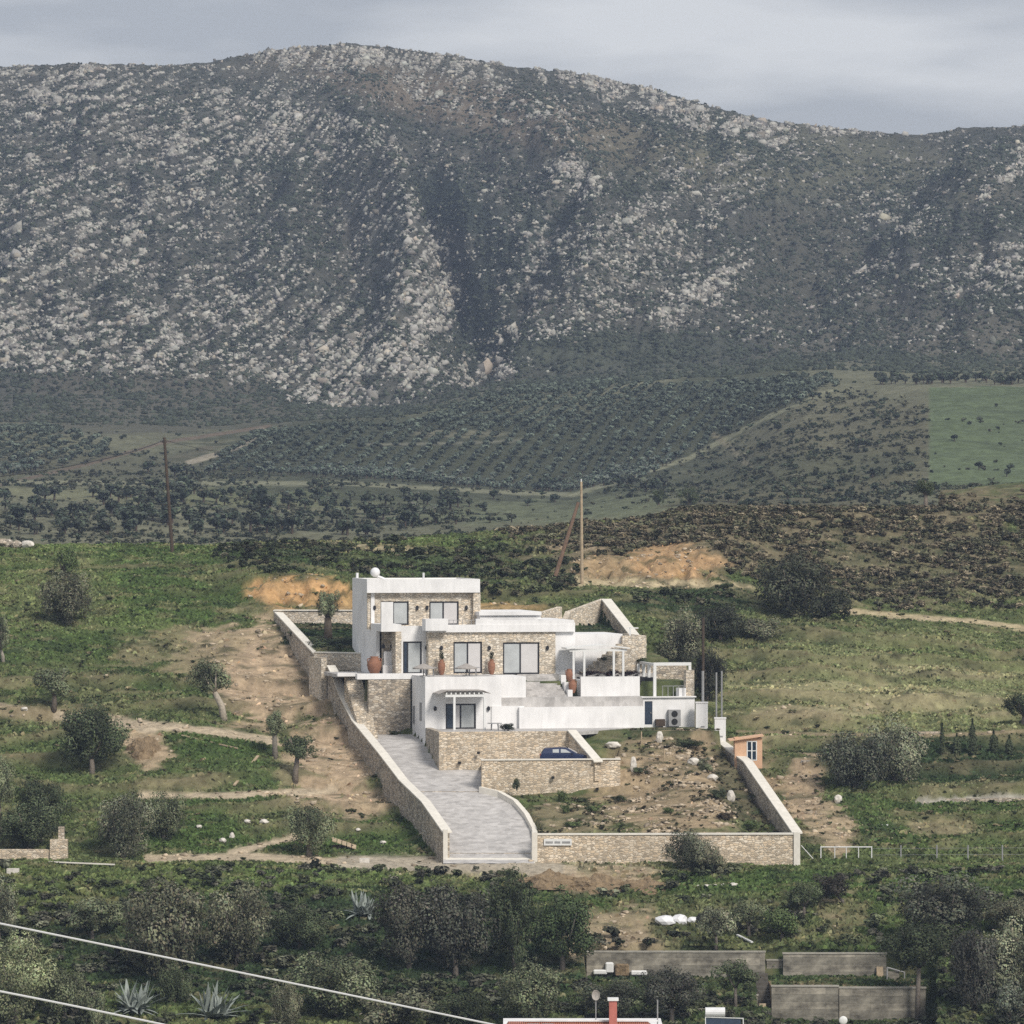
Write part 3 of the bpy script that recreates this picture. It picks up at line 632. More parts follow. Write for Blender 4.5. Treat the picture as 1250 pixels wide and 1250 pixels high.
# ---- mountain scrub (dark cushions between the rocks)
n = 212000
px = rng.uniform(-340, 1600, n); Y = 1150 + 552 * rng.random(n); wz = height(px, Y)
py = 625 - wz / Y * F
k = (rng.random(n) < np.where(Y < 1300, .5, 1)) & ~((px > 1130) & (py > 470)) & ~in_poly(px, py, GROVE_B) & (rng.random(n) < (.25 + .9 * sst(.4, .7, fbm(px / 30, py / 12, 3)))); px, Y, wz = px[k], Y[k], wz[k]; n = len(px)
s = (.25 + .5 * rng.random(n) ** 2) * (1 - .5 * sst(1640, 1690, Y))
pos = np.stack([(px - 625) / F * Y, Y, wz + s * .2], -1); scl = np.stack([s * 1.2, s * 1.2, s * .9], -1) * rng.uniform(.8, 1.3, (n, 3))
cl = np.array((.042, .050, .034))[None] * rng.uniform(.5, 1.5, (n, 1))
stuff('mountain_scrub', *merge([blob_template(rng) for _ in range(6)], pos, scl, rng, cl), M['leaf_mat'], 'low dark scrub covering the mountain')

# ---- valley scrub
sm = [crown_template(80, 5, .20, rng, tall=.6, flat=-.1, spread=.5) for _ in range(6)]
def scrub(name, n, region, Yr, size, base, dens, label, seed, colvar=.5, tm=None, zs=.75, ins=False):
    rng = np.random.default_rng(seed)
    px = rng.uniform(region[0], region[1], n); Y = rng.uniform(Yr[0], Yr[1], n)
    z = height(px, Y); py = 625 - z / Y * F; X = (px - 625) / F * Y
    k = (rng.random(n) < dens(px, py, X, Y)) & (inside(X, Y) == ins)
    px, Y, z, X = px[k], Y[k], z[k], X[k]; n = len(px)
    s = rng.uniform(size[0], size[1], n) * rng.uniform(.6, 1.1, n)
    pos = np.stack([X, Y, z + s * .35], -1); scl = np.stack([s, s, s * zs], -1) * rng.uniform(.8, 1.25, (n, 3))
    base = np.array(base); b = base[rng.integers(0, len(base), n)] * rng.uniform(1 - colvar, 1 + colvar, (n, 1))
    print(name, n)
    return stuff(name, *merge(tm or sm, pos, scl, rng, b), M['leaf_mat'], label)
def el(px, py, L_):
    s = np.zeros(np.shape(px))
    for cx, cy, rx, ry, w in L_: s = np.maximum(s, w * sst(1.15, .7, np.hypot((px - cx) / rx, (py - cy) / ry)))
    return s
BR = [(.115, .098, .065), (.088, .088, .052), (.16, .135, .09), (.07, .07, .044)]
scrub('valley_scrub', 34000, (-340, 1600), (700, 1150), (.35, 1.3), [(.055, .062, .038), (.085, .085, .055), (.045, .058, .036)],
      lambda px, py, X, Y: (.03 + el(px, py, [(1000, 540, 170, 65, .9), (250, 640, 380, 30, .6), (120, 575, 220, 26, .9), (430, 600, 60, 20, .2), (1000, 600, 250, 25, .7), (620, 540, 300, 60, .12), (150, 510, 200, 12, .1)]) * (1 - ((px > 1134) & (py < 594)))) * sst(.3, .6, fbm(X / 9, Y / 5, 3)) * 1.4,
      'low grey green scrub on the valley slopes', 21)
scrub('ridge_scrub', 42000, (600, 1600), (449, 530), (.22, .95), BR,
      lambda px, py, X, Y: el(px, py, [(960, 650, 340, 50, 1), (1150, 690, 240, 55, 1), (1420, 660, 260, 70, 1), (780, 655, 60, 14, .6)]) * (1 - el(px, py, [(820, 686, 72, 24, 1), (735, 690, 40, 18, .7), (790, 712, 150, 8, 1)])) * (.07 + .93 * sst(.42, .60, fbm(X / 3.5, Y / 1.3, 3))),
      'brown and dark green scrub on the ridge behind the villa', 22)
scrub('bank_scrub', 7000, (240, 900), (446, 510), (.3, 1.1), [(.045, .058, .028), (.065, .075, .038), (.08, .075, .048), (.035, .042, .024)],
      lambda px, py, X, Y: el(px, py, [(350, 682, 100, 18, 1), (560, 695, 150, 32, 1), (640, 720, 60, 18, .8), (850, 738, 120, 20, .7), (480, 668, 60, 8, .5)]) * (1 - el(px, py, [(520, 668, 40, 6, .8), (355, 724, 60, 18, 1)])) * sst(.42, .58, fbm(X / 3, Y / 1.5, 3)),
      'dark bushes on the bank behind the villa', 23)
scrub('slope_weeds', 13000, (-340, 1600), (374, 480), (.12, .55), [(.045, .06, .028), (.07, .08, .035), (.10, .10, .055), (.2, .17, .10)],
      lambda px, py, X, Y: (.12 + el(px, py, [(820, 800, 90, 40, 1), (1130, 930, 180, 40, .8), (960, 900, 60, 30, .6), (1130, 1000, 150, 40, .6), (60, 850, 130, 50, .5), (60, 740, 100, 40, .4), (400, 1000, 60, 20, .3)])) * sst(.35, .65, fbm(X / 3, Y / 2, 3)) * 1.5,
      'weeds and low bushes dotted over the slopes', 24, zs=.6)
scrub('lower_scrub', 13000, (-340, 1600), (318, 372), (.3, 1.1), [(.055, .065, .035), (.075, .085, .045), (.035, .042, .026), (.10, .105, .07), (.085, .082, .062)],
      lambda px, py, X, Y: (1 - el(px, py, [(443, 1112, 36, 26, 1), (165, 1232, 52, 34, 1), (262, 1238, 54, 34, 1)])) * (1 - ((px > 708) & (px < 1146) & (py > 1156) & (Y > 343))) * np.clip(1 - el(px, py, [(780, 1120, 90, 36, 1), (1030, 1110, 40, 40, 1), (930, 1085, 130, 16, 1), (120, 1085, 150, 30, .7), (730, 1072, 120, 22, 1), (1180, 1082, 100, 12, .8)]), 0, 1) * sst(.36, .6, fbm(X / 4, Y / 3, 3)),
      'dense dark undergrowth on the bank below the track', 25)
scrub('garden_plants', 3600, (560, 980), (377, 405), (.10, .42), [(.05, .062, .03), (.085, .09, .045), (.17, .14, .085), (.05, .045, .03)],
      lambda px, py, X, Y: ((px > drive_r(Y) + 3) & ((Y < 391) | (px > 762))) * (sst(.48, .62, fbm(X / 1.6, Y / 1.1, 3)) + .9 * sst(399, 402, Y) + .8 * sst(50, 15, np.abs(px - np.interp(Y, [376, 404], [965, 885])) )) * .8,
      'low weeds and cushions on the bare garden soil', 26, ins=True, zs=.6)
def stones(name, n, region, Yr, size, label, seed, keep):
    rng = np.random.default_rng(seed)
    px = rng.uniform(region[0], region[1], n); Y = rng.uniform(Yr[0], Yr[1], n); z = height(px, Y); X = (px - 625) / F * Y; py = 625 - z / Y * F
    c = near_col(px, py, X, Y); bare = sst(1.1, 1.3, c[:, 0] / (c[:, 1] + 1e-6))
    k = (rng.random(n) < bare * sst(.4, .65, fbm(X / 2, Y / 1.5, 3))) & keep(px, py, X, Y, inside(X, Y)); X, Y, z = X[k], Y[k], z[k]; n = len(X)
    s = size[0] + (size[1] - size[0]) * rng.random(n) ** 4; scl = np.stack([s * rng.uniform(.8, 1.5, n), s, s * rng.uniform(.5, .9, n)], -1)
    cl = np.array((.46, .38, .28))[None] * rng.uniform(.45, 1.35, (n, 1))
    print(name, n); return stuff(name, *merge([blob_template(rng) for _ in range(5)], np.stack([X, Y, z + s * .2], -1), scl, rng, cl), M['rock_mat'], label)
stones('rubble_stones', 80000, (-340, 1600), (352, 470), (.05, .26), 'rubble and clods scattered over the bare earth slopes', 41, lambda px, py, X, Y, i: ~i)
stones('garden_rubble', 16000, (560, 980), (376, 406), (.05, .22), 'small stones strewn over the walled garden', 42, lambda px, py, X, Y, i: i & (px > drive_r(Y) + 3) & ((Y < 391) | (px > 760)))
# ---- grass tufts
def tufts(name, n, region, Yr, label, seed, hgt=(.08, .26), keep=None, dy=None):
    rng = np.random.default_rng(seed)
    px = rng.uniform(region[0], region[1], n); Y = rng.uniform(Yr[0], Yr[1], n)
    z = height(px, Y); X = (px - 625) / F * Y; py = 625 - z / Y * F
    c = near_col(px, py, X, Y)
    ins = inside(X, Y)
    g = c[:, 1] / (c[:, 0] + 1e-6)
    k = (rng.random(n) < np.clip((g - .85) * 3, .03, 1)) & (~ins if keep is None else keep(px, py, X, Y, ins))
    pth = np.min([seg_d(px, py, p[0]) - p[1] for p in PATHS], 0); k &= pth > 0
    X, Y, z, c = X[k], Y[k], z[k], c[k]; n = len(X)
    h = rng.uniform(hgt[0], hgt[1], n) * (.5 + fbm(X / 4, Y / 3, 3)); w = h * rng.uniform(.5, 1.1, n); a = rng.uniform(0, pi, n)
    lean = rng.normal(size=(n, 2)) * .35
    b = np.stack([X, Y, z - .03], -1); dx = np.stack([np.cos(a) * w, np.sin(a) * w * .6, np.zeros(n)], -1)
    top = np.stack([lean[:, 0] * h, lean[:, 1] * h, h], -1)
    V = np.stack([b - dx, b + dx, b + dx * .6 + top, b - dx * .25 + top * .8], 1).reshape(-1, 3); i = np.arange(n) * 4
    cc = (c * rng.uniform(.65, 1.7, (n, 1)) * (1 + rng.normal(size=(n, 3)) * .04)).repeat(4, 0); cc[2::4] *= 1.2; cc[3::4] *= 1.2
    print(name, n)
    return stuff(name, V, np.stack([i, i + 1, i + 2, i + 3], 1), np.clip(cc, 0, 1), M['leaf_mat'], label)
tufts('hillside_grass', 520000, (-340, 1600), (372, 505), 'rough green and straw coloured grass on the hillside', 31)
tufts('lower_grass', 200000, (-340, 1600), (325, 374), 'long green grass on the bank below the track', 32, hgt=(.10, .32))
tufts('garden_weeds', 9000, (560, 980), (376, 446), 'weeds on the bare earth of the walled garden', 33, hgt=(.1, .3), keep=lambda px, py, X, Y, ins: ins & (px > drive_r(Y) + 3) & ~((Y > 391.5) & (px < 760) & (Y < 430)) & ~((Y > 404) & (Y < 424)))
tufts('upper_garden_weeds', 16000, (335, 470), (421, 442), 'dark green ground cover in the raised garden left of the villa', 34, hgt=(.15, .5), keep=lambda px, py, X, Y, ins: ins & (Y > 421.8))

# ------------------------------------------------------------------ trees
rt = np.random.default_rng(77)
def cmesh(name, T, col, sc3=(1, 1, 1)):
    V, Q, br = T; return mesh_np(name, V * np.array(sc3), Q, [M['leaf_mat']], col=np.clip(np.array(col)[None] * br[:, None] * (1 + np.random.default_rng(len(V)).normal(size=(len(V) // 4, 3)).repeat(4, 0) * .06), 0, 1))
BIG = [crown_template(13000, 64, .034, rt, tall=t_, hollow=.6, spread=.72) for t_ in (1, 1, 1, .95)]
SML = [crown_template(5200, 34, .05, rt, tall=1, hollow=.6, spread=.68) for _ in range(3)]
TALL = [crown_template(11000, 60, .034, rt, tall=1.15, hollow=.6, spread=.78) for _ in range(2)]
OLIVE = (.130, .146, .084); OLG = (.19, .20, .13); DARK = (.062, .076, .040); MIDG = (.09, .12, .048); BRG = (.132, .134, .086); LITE = (.23, .25, .14)
_cache = {}
def crown_me(kind, i, col):
    k = (kind, i, col)
    if k not in _cache: _cache[k] = cmesh('crown', {'b': BIG, 's': SML, 't': TALL}[kind][i], col)
    return _cache[k]
def tree(name, x0, x1, y0, y1, base, label, cat='tree', col=OLIVE, kind='b', var=0, trunk=.22, Y=None, lean=0, group=None, bark=(.20, .17, .14), lo=300, hi=560):
    """crown box in photo pixels x0..x1, y0..y1 ; base = (px, py) of the foot"""
    b = P(base[0], Y) if Y is not None else hit(base[0], base[1], lo, hi)
    Yd = b.y; s = Yd / F
    if Y is None: pass
    cx = ((x0 + x1) / 2 - base[0]) * s; top = (625 - y0) * s; bot = (625 - y1) * s
    cz = (top + bot) / 2 - b.z; rx = (x1 - x0) / 2 * s; rz = (top - bot) / 2
    if cz - rz * .9 < -0.2 * rz: cz = rz * .75
    t = thing(name, b, label, cat, group)
    cr = link('crown', crown_me(kind, var, col), t, (cx, 0, cz)); cr.scale = (rx * 1.04, rx * .95, rz * 1.04); cr.rotation_euler = (0, 0, 0.0 if kind == 'x' else (hash((x0, y0)) % 628) / 100)
    mb = MB(); r = max(trunk, rx * .07); rn = random.Random(x0 * 7 + y0)
    top_c = Vector((cx, 0, cz)); fork = top_c * .62 if cz - rz > .6 else top_c * .45
    fork.z = max(cz - rz * .75, .35)
    mb.tube([(0, 0, -.4), (fork.x * .35 + rn.uniform(-.05, .05), 0, fork.z * .5), tuple(fork)], [r * 1.25, r, r * .8], 8)
    for q in range(5):
        a = q * 1.26 + rn.random(); e = Vector((cx + cos(a) * rx * .55, sin(a) * rx * .5, cz + rz * rn.uniform(.0, .5))); m_ = (fork + e) / 2 + Vector((0, 0, -.12 * rz))
        mb.tube([tuple(fork), tuple(m_), tuple(e)], [r * .6, r * .35, r * .1], 6)
    me = bpy.data.meshes.new('trunk'); me.from_pydata(mb.v, [], mb.f); me.materials.append(M['bark_mat'])
    a = me.color_attributes.new('Col', 'FLOAT_COLOR', 'POINT'); a.data.foreach_set('color', np.tile(np.array((*bark, 1), np.float32), (len(me.vertices), 1)).ravel())
    for p in me.polygons: p.use_smooth = True
    link('trunk', me, t)
    return t
tree('olive_tree', 384, 416, 712, 760, (400, 768), 'pruned round olive tree in the raised garden left of the villa', kind='s', Y=431, trunk=.35, bark=(.10, .08, .06))
tree('bush_tree', 45, 117, 690, 768, (82, 762), 'grey green bushy tree high on the left hillside', col=BRG, var=1)
tree('bush_tree', 62, 98, 663, 705, (80, 706), 'small dark bush on the left crest above the grey bushy tree', 'bush', col=MIDG, kind='s', var=1)
tree('olive_tree', 42, 91, 802, 856, (66, 866), 'small olive tree with a short trunk between the two left footpaths', kind='s', var=2, bark=(.12, .1, .08))
tree('olive_tree', 66, 157, 848, 938, (112, 945), 'wide dark olive tree beside the heap of bare earth on the left slope', col=DARK, var=2)
tree('olive_tree', 226, 284, 796, 852, (274, 879), 'olive tree with a pale leaning trunk on the green patch', kind='s', var=0, bark=(.42, .37, .30), trunk=.28)
tree('olive_tree', 318, 351, 864, 902, (336, 926), 'small pruned olive tree with a stubby crown at the end of the footpath', kind='s', var=1, bark=(.2, .18, .15))
tree('olive_tree', 342, 387, 888, 930, (360, 956), 'olive tree on the bare slope next to the left boundary wall', kind='s', var=2, col=DARK)
tree('olive_tree', 346, 407, 968, 1046, (378, 1046), 'bushy olive tree reaching the ground above the track left of the driveway', col=OLIVE, var=3)
tree('olive_tree', 108, 191, 957, 1050, (150, 1049), 'large silvery olive tree just above the track', col=OLG, var=0)
tree('olive_tree', 172, 229, 964, 1034, (200, 1034), 'darker olive tree right behind the silvery one', col=OLIVE, var=1, Y=383)
tree('evergreen_tree', 14, 86, 936, 1018, (48, 1032), 'dark evergreen tree behind the short stone wall at left', col=DARK, var=3, Y=382)
tree('evergreen_tree', -28, 22, 912, 990, (0, 1030), 'pale topped tree cut by the left edge above the stone wall', col=OLIVE, var=2, Y=383)
tree('bush_tree', -8, 80, 975, 1038, (35, 1045), 'dense dark green bush hanging over the short stone wall', 'bush', col=DARK, var=1, Y=379)
tree('olive_tree', -18, 14, 738, 802, (4, 808), 'olive tree with a pale trunk at the left edge of the hillside', kind='s', var=0, bark=(.3, .27, .22), trunk=.15)
tree('olive_tree', 812, 872, 1012, 1072, (842, 1090), 'olive tree standing in front of the front boundary wall', col=(.095, .1, .068), var=1, Y=372.5, trunk=.16, bark=(.08, .07, .055))
tree('bush_tree', 852, 886, 1042, 1084, (868, 1088), 'thin leafless looking bush beside the olive in front of the wall', 'bush', col=BRG, kind='s', var=1, Y=371)
tree('evergreen_tree', 916, 1022, 682, 778, (968, 780), 'big dark round evergreen tree below the ridge at right', col=(.058, .062, .04), var=0, Y=450)
tree('evergreen_tree', 985, 1048, 742, 786, (1010, 786), 'low dark bush at the right foot of the big evergreen', 'bush', col=(.045, .05, .032), kind='s', var=1, Y=447)
tree('bush_tree', 800, 868, 752, 830, (835, 840), 'grey green tree close behind the right end of the villa', col=BRG, var=2, Y=434)
tree('bush_tree', 846, 912, 742, 802, (880, 806), 'spreading dark bush between the villa and the big evergreen', col=(.05, .055, .036), var=3, Y=440)
tree('bush_tree', 838, 888, 790, 872, (862, 885), 'tall dark shrub behind the white pillars', col=(.035, .036, .026), var=1, Y=422)
tree('bush_tree', 895, 958, 762, 800, (925, 804), 'low grey bush left of the meadow under the big evergreen', 'bush', col=BRG, kind='s', var=2, Y=441)
tree('olive_tree', 1000, 1085, 900, 986, (1045, 990), 'left half of the broad olive clump by the earth steps', col=(.085, .092, .065), var=1, Y=398)
tree('olive_tree', 1052, 1132, 884, 980, (1092, 986), 'right paler half of the broad olive clump by the earth steps', col=OLG, var=2, Y=400)
tree('bush_tree', 1226, 1275, 838, 880, (1250, 884), 'dark bush cut by the right edge of the meadow', 'bush', col=DARK, kind='s', var=0)
tree('evergreen_tree', 1114, 1146, 579, 608, (1130, 608), 'round dark tree alone on the right skyline of the ridge', col=DARK, kind='s', var=2, Y=512)
tree('valley_tree', 795, 813, 592, 618, (804, 620), 'left of two round trees in the pale valley meadow', col=DARK, kind='s', var=0, Y=800)
tree('valley_tree', 828, 854, 597, 625, (842, 626), 'right of two round trees in the pale valley meadow', col=DARK, kind='s', var=1, Y=795)
# lower wooded bank
BANK = [
 (138, 268, 1058, 1200, (205, 1200), 'large grey olive tree below the track at left', BRG, 'b', 0), (246, 334, 1072, 1178, (290, 1182), 'olive tree right of the large grey one below the track', BRG, 'b', 1),
 (80, 148, 1085, 1142, (112, 1146), 'low bush in the long grass left of the large grey olive', OLIVE, 's', 0), (-30, 24, 1066, 1148, (0, 1150), 'silvery tree cut by the left edge below the white slab', OLG, 'b', 2),
 (-25, 62, 1140, 1240, (20, 1262), 'light green fine leaved tree at the lower left edge', LITE, 't', 0), (44, 112, 1165, 1246, (80, 1252), 'dark bush right of the light green tree', OLIVE, 'b', 3),
 (330, 404, 1100, 1160, (365, 1166), 'dark thicket left of the silver agave', DARK, 'b', 2), (355, 470, 1148, 1240, (410, 1250), 'rounded olive tree below the silver agave', OLIVE, 'b', 3),
 (458, 540, 1066, 1178, (500, 1186), 'dense dark tree right of the silver agave', (.085, .085, .062), 'b', 0), (505, 606, 1070, 1186, (556, 1190), 'broad dark tree in the middle of the lower bank', (.085, .087, .066), 'b', 1),
 (590, 662, 1068, 1180, (628, 1190), 'tall dark green tree under the driveway entrance', DARK, 't', 1), (640, 735, 1080, 1178, (686, 1186), 'fresh green tree below the earth mounds', (.062, .085, .038), 'b', 2),
 (600, 700, 1165, 1255, (650, 1262), 'grey green tree in front of the bank above the cable end', OLIVE, 'b', 0), (430, 530, 1195, 1262, (480, 1264), 'low olive crown at the bottom centre left', BRG, 's', 2),
 (190, 235, 1180, 1240, (212, 1232), 'dark scrubby tree between the two lower agaves', DARK, 'b', 2), (700, 790, 1190, 1250, (745, 1254), 'dark bush behind the red chimney', (.06, .065, .045), 'b', 1),
 (778, 862, 1170, 1240, (820, 1246), 'dark tangled shrub against the left concrete wall', (.07, .072, .055), 'b', 3), (872, 924, 1168, 1212, (898, 1216), 'dark round shrub at the right end of the left concrete wall', DARK, 's', 1),
 (848, 900, 1098, 1150, (874, 1154), 'silvery bush right of the white bags', OLG, 's', 0), (890, 935, 1095, 1135, (915, 1140), 'small grey bush on the green bank left of the bare gully', OLIVE, 's', 1), (925, 985, 1098, 1146, (955, 1150), 'bright green bush above the right concrete wall', MIDG, 's', 2),
 (960, 1002, 1072, 1112, (982, 1116), 'small dark shrub left of the gully under the wall corner', DARK, 's', 1), (1085, 1215, 1058, 1150, (1150, 1160), 'wide dark olive tree under the wire fence', (.09, .095, .068), 'b', 1),
 (1080, 1165, 1112, 1192, (1120, 1200), 'dense dark tree right of the concrete walls', DARK, 'b', 3), (1150, 1225, 1120, 1235, (1190, 1240), 'bare branched tree with a visible forked trunk at lower right', (.08, .08, .064), 'b', 0),
 (1190, 1280, 1118, 1225, (1235, 1232), 'tall silvery olive tree at the lower right edge', OLG, 'b', 2), (1205, 1275, 1195, 1262, (1235, 1264), 'pale tree crown in the bottom right corner', (.10, .11, .08), 's', 1), (1195, 1275, 1085, 1140, (1235, 1144), 'grey olive tree cut by the right edge below the fence', BRG, 'b', 3),
 (990, 1040, 1060, 1100, (1030, 1104), 'spiny dark bush below the metal gate', (.05, .045, .035), 's', 0), (100, 136, 1195, 1262, (118, 1262), 'greenish scrub at the bottom left behind the lower agave', OLIVE, 's', 2), (330, 370, 1190, 1262, (350, 1262), 'thin scrub tree at the bottom between agave and cable', BRG, 'b', 2),
 (520, 600, 1205, 1262, (560, 1264), 'bottom scrub tree right under the cable', DARK, 'b', 0)]
for x0, x1, y0, y1, b, lab, col, kd, v in BANK:
    tree('bank_tree' if x1 - x0 > 50 else 'bank_bush', x0, x1, y0, y1, b, lab, 'tree' if x1 - x0 > 50 else 'bush', col=col, kind=kd, var=v, trunk=.12, bark=(.16, .14, .12), Y=float(np.interp(b[1], [1085, 1166, 1265, 1300], [366, 350, 332, 320])))

# cypresses and little conifers
def cypress(px, y0, y1, w, label, col=DARK):
    b = hit(px, y1); s = b.y / F; h = (y1 - y0) * s
    t = thing('cypress_tree', b, label, 'cypress'); rg = np.random.default_rng(px)
    n = 700; z = rg.random(n) ** .9; a = rg.uniform(0, 2 * pi, n); r = w * s / 2 * (np.sin(np.clip(z * 1.05 + .12, 0, 1) * pi) ** .6) * rg.uniform(.4, 1.1, n)
    pos = np.stack([np.cos(a) * r, np.sin(a) * r, z * h * .96 + .1], -1); nr = np.stack([np.cos(a), np.sin(a), np.full(n, .5)], -1) + rg.normal(size=(n, 3)) * .3
    V, Q = leaves(pos, nr, np.full(n, .10), rg)
    link('crown', mesh_np('crown', V, Q, [M['leaf_mat']], col=np.array(col) * rg.uniform(.7, 1.3, n).repeat(4)[:, None]), t)
    mb = MB().tube([b + Vector((0, 0, -.2)), b + Vector((0, 0, h * .9))], [.06, .02], 6); mb.build('trunk', M['wood_dark'], t)
for a in [(1150, 884, 922, 6, 'thin young cypress left of the taller one by the right garden'), (1187, 877, 923, 12, 'tallest dark cypress in the right garden row'), (1168, 896, 922, 11, 'short dark conifer between the two cypresses'), (1213, 893, 920, 12, 'small conifer right of the tallest cypress'), (1232, 899, 922, 10, 'smallest conifer at the right end of the row')]:
    cypress(*a)

# olive groves across the valley: individual trees
GV = [crown_template(240, 9, .20, rt, tall=.8, hollow=.6, spread=.5) for _ in range(4)]
gm = []
for i, T in enumerate(GV):
    for cc in ((.085, .105, .082), (.105, .125, .098)):
        gm.append(cmesh('crown', T, cc))
tk = MB().tube([(0, 0, -2.2), (0.05, 0, -.4)], [.12, .1], 5); tme = bpy.data.meshes.new('trunk'); tme.from_pydata(tk.v, [], tk.f); tme.materials.append(M['wood_dark'])
def small_tree(name, p, r, me, label, cat, group, zr=.9):
    t = thing(name, p, label, cat, group)
    c = link('crown', me, t, (0, 0, r * zr * .95)); c.scale = (r, r, r * zr); c.rotation_euler = (0, 0, random.uniform(0, 6.28))
    k_ = link('trunk', tme, t, (0, 0, r * zr)); k_.scale = (r * .8, r * .8, r * .55)
    return t
rg = random.Random(3); cand = []
for i in range(-75, 70):
    for j in range(0, 55):
        x = i * 3.7 + j * .8; Y = 1004 + j * 3.4
        px = 625 + x / Y * F
        if px < -30 or px > 1280: continue
        z = float(height(px, Y)); py = 625 - z / Y * F
        a = bool(in_poly(px, py, GROVE_A)); b = bool(in_poly(px, py, GROVE_B))
        if not (a or b) or rg.random() < .05: continue
        cand.append((px, Y))
print('grove candidates', len(cand))
cand.sort(key=lambda q: q[1]); keepn = cand[:298]; rest = cand[298:]
for px, Y in keepn:
    p = P(px + rg.uniform(-1.5, 1.5), Y + rg.uniform(-.4, .4)); small_tree('olive_tree', p, rg.uniform(1.3, 1.7), gm[rg.randrange(len(gm))], 'one of the round olive trees planted in rows in the grove across the valley', 'tree', 'olive trees planted in rows across the valley', .82)
if rest:
    pos = np.array([tuple(P(px, Y) + Vector((0, 0, 1.4))) for px, Y in rest]); rr = np.random.default_rng(9)
    s_ = rr.uniform(1.25, 1.7, len(rest)); stuff('grove_olives', *merge(GV, pos, np.stack([s_, s_, s_ * .85], -1), rr, np.array((.07, .085, .064))[None] * rr.uniform(.7, 1.3, (len(rest), 1))), M['leaf_mat'], 'further olive trees of the grove across the valley')
# scattered valley trees and bushes
vm = [cmesh('crown', T, c) for T in GV for c in ((.045, .056, .038), (.070, .080, .055))]
for reg, cnt, rr_ in [((0, 560, 604, 655), 120, (1.5, 2.6)), ((60, 260, 596, 612), 14, (1.2, 2.0)), ((180, 260, 575, 620), 9, (1.8, 2.8)), ((270, 560, 604, 618), 18, (1.2, 1.9)), ((360, 460, 590, 600), 7, (1, 1.5)), ((1150, 1250, 500, 585), 5, (.8, 1.3)), ((560, 700, 608, 640), 7, (.9, 1.5)), ((850, 1110, 600, 625), 16, (.9, 1.5)), ((1070, 1260, 464, 470), 60, (1.3, 1.9)), ((870, 1120, 480, 590), 26, (.9, 1.6)), ((640, 820, 590, 602), 14, (1.6, 2.2))]:
    for _ in range(cnt):
        px = rg.uniform(reg[0], reg[1]); p = hit(px, rg.uniform(reg[2], reg[3]), 690, 1200)
        small_tree('valley_bush', p, rg.uniform(*rr_), vm[rg.randrange(len(vm))], 'one of the dark round bushes scattered over the valley floor and slopes', 'bush', 'dark round bushes scattered across the valley', .85)

# agaves
def agave(px, py, r, label, n=34, Y=None):
    b = P(px, Y) if Y else hit(px, py); b.z += .35; s = b.y / F; R = r * s
    b = Vector((b.x, b.y, (625 - py) * s)) if Y else b
    t = thing('agave_plant', b, label, 'agave'); rr = random.Random(px)
    for i in range(n):
        a = rr.uniform(0, 2 * pi); el_ = rr.uniform(.0, 1.4); Ln = R * rr.uniform(.55, 1.15); w = R * .075
        d = Vector((cos(a) * cos(el_), sin(a) * cos(el_), sin(el_))); side = d.cross(Vector((0, 0, 1))).normalized()
        pts = []
        for k_, (f, ww) in enumerate([(0, .7), (.35, 1), (.7, .7), (1, .05)]):
            c = b + Vector((cos(i * 2.4) * R * .25, sin(i * 2.4) * R * .25, 0)) + d * Ln * f + Vector((0, 0, -.25 * Ln * f * f * cos(el_))); up = side.cross(d).normalized()
            pts.append((c - side * w * ww, c - up * w * .45 * ww, c + side * w * ww, c + up * w * .1 * ww))
        mb = MB(); v = [q for p in pts for q in p]; f = []
        for k_ in range(3):
            for e_ in range(4): f.append((k_ * 4 + e_, k_ * 4 + (e_ + 1) % 4, k_ * 4 + 4 + (e_ + 1) % 4, k_ * 4 + 4 + e_))
        mb.add(v, f); mb.build('leaf', M['agave_leaf'], t)
agave(443, 1122, 32, 'silver agave standing upright on the bank below the track', 46)
agave(165, 1240, 38, 'left of the two silver agaves at the bottom of the bank', 64)
agave(262, 1246, 42, 'right of the two silver agaves at the bottom of the bank', 64)

# ------------------------------------------------------------------ villa frame
TH = radians(12); cT, sT = cos(TH), sin(TH); R0 = W(519, 889, 406); RX0, RY0 = R0.x, R0.y
def L(u, v): return (RX0 + u * cT - v * sT, RY0 + u * sT + v * cT)
def U(px, v):
    k = (px - 625) / F; return (k * (RY0 + v * cT) - RX0 + v * sT) / (cT - k * sT)
def Zp(py, u, v): return (625 - py) / F * (RY0 + u * sT + v * cT)
def bx(px0, px1, py0, py1, v0, v1, mb=None, z0=None, z1=None):
    u0, u1 = U(px0, v0), U(px1, v0); um = (u0 + u1) / 2
    return (mb or MB()).lb(u0, u1, v0, v1, Zp(py1, um, v0) if z0 is None else z0, Zp(py0, um, v0) if z1 is None else z1)
def wall_holes(px0, px1, py0, py1, v0, v1, holes, z0=None, z1=None):
    """wall between photo columns with real openings; holes = (px0, px1, pytop, pybottom)"""
    mb = MB(); u0, u1 = U(px0, v0), U(px1, v0); um = (u0 + u1) / 2
    zb = Zp(py1, um, v0) if z0 is None else z0; zt = Zp(py0, um, v0) if z1 is None else z1; c = u0
    for h in sorted(holes):
        a, b = U(h[0], v0), U(h[1], v0); ht_, hb_ = Zp(h[2], (a + b) / 2, v0), Zp(h[3], (a + b) / 2, v0)
        mb.lb(c, a, v0, v1, zb, zt); mb.lb(a, b, v0, v1, ht_, zt)
        if hb_ > zb + .02: mb.lb(a, b, v0, v1, zb, hb_)
        c = b
    mb.lb(c, u1, v0, v1, zb, zt); return mb
villa = thing('villa', (RX0, RY0, -17.95), 'white and stone flat roofed villa stepped up the slope behind the driveway', 'villa')
WH, ST = M['white_render'], M['stone_light']
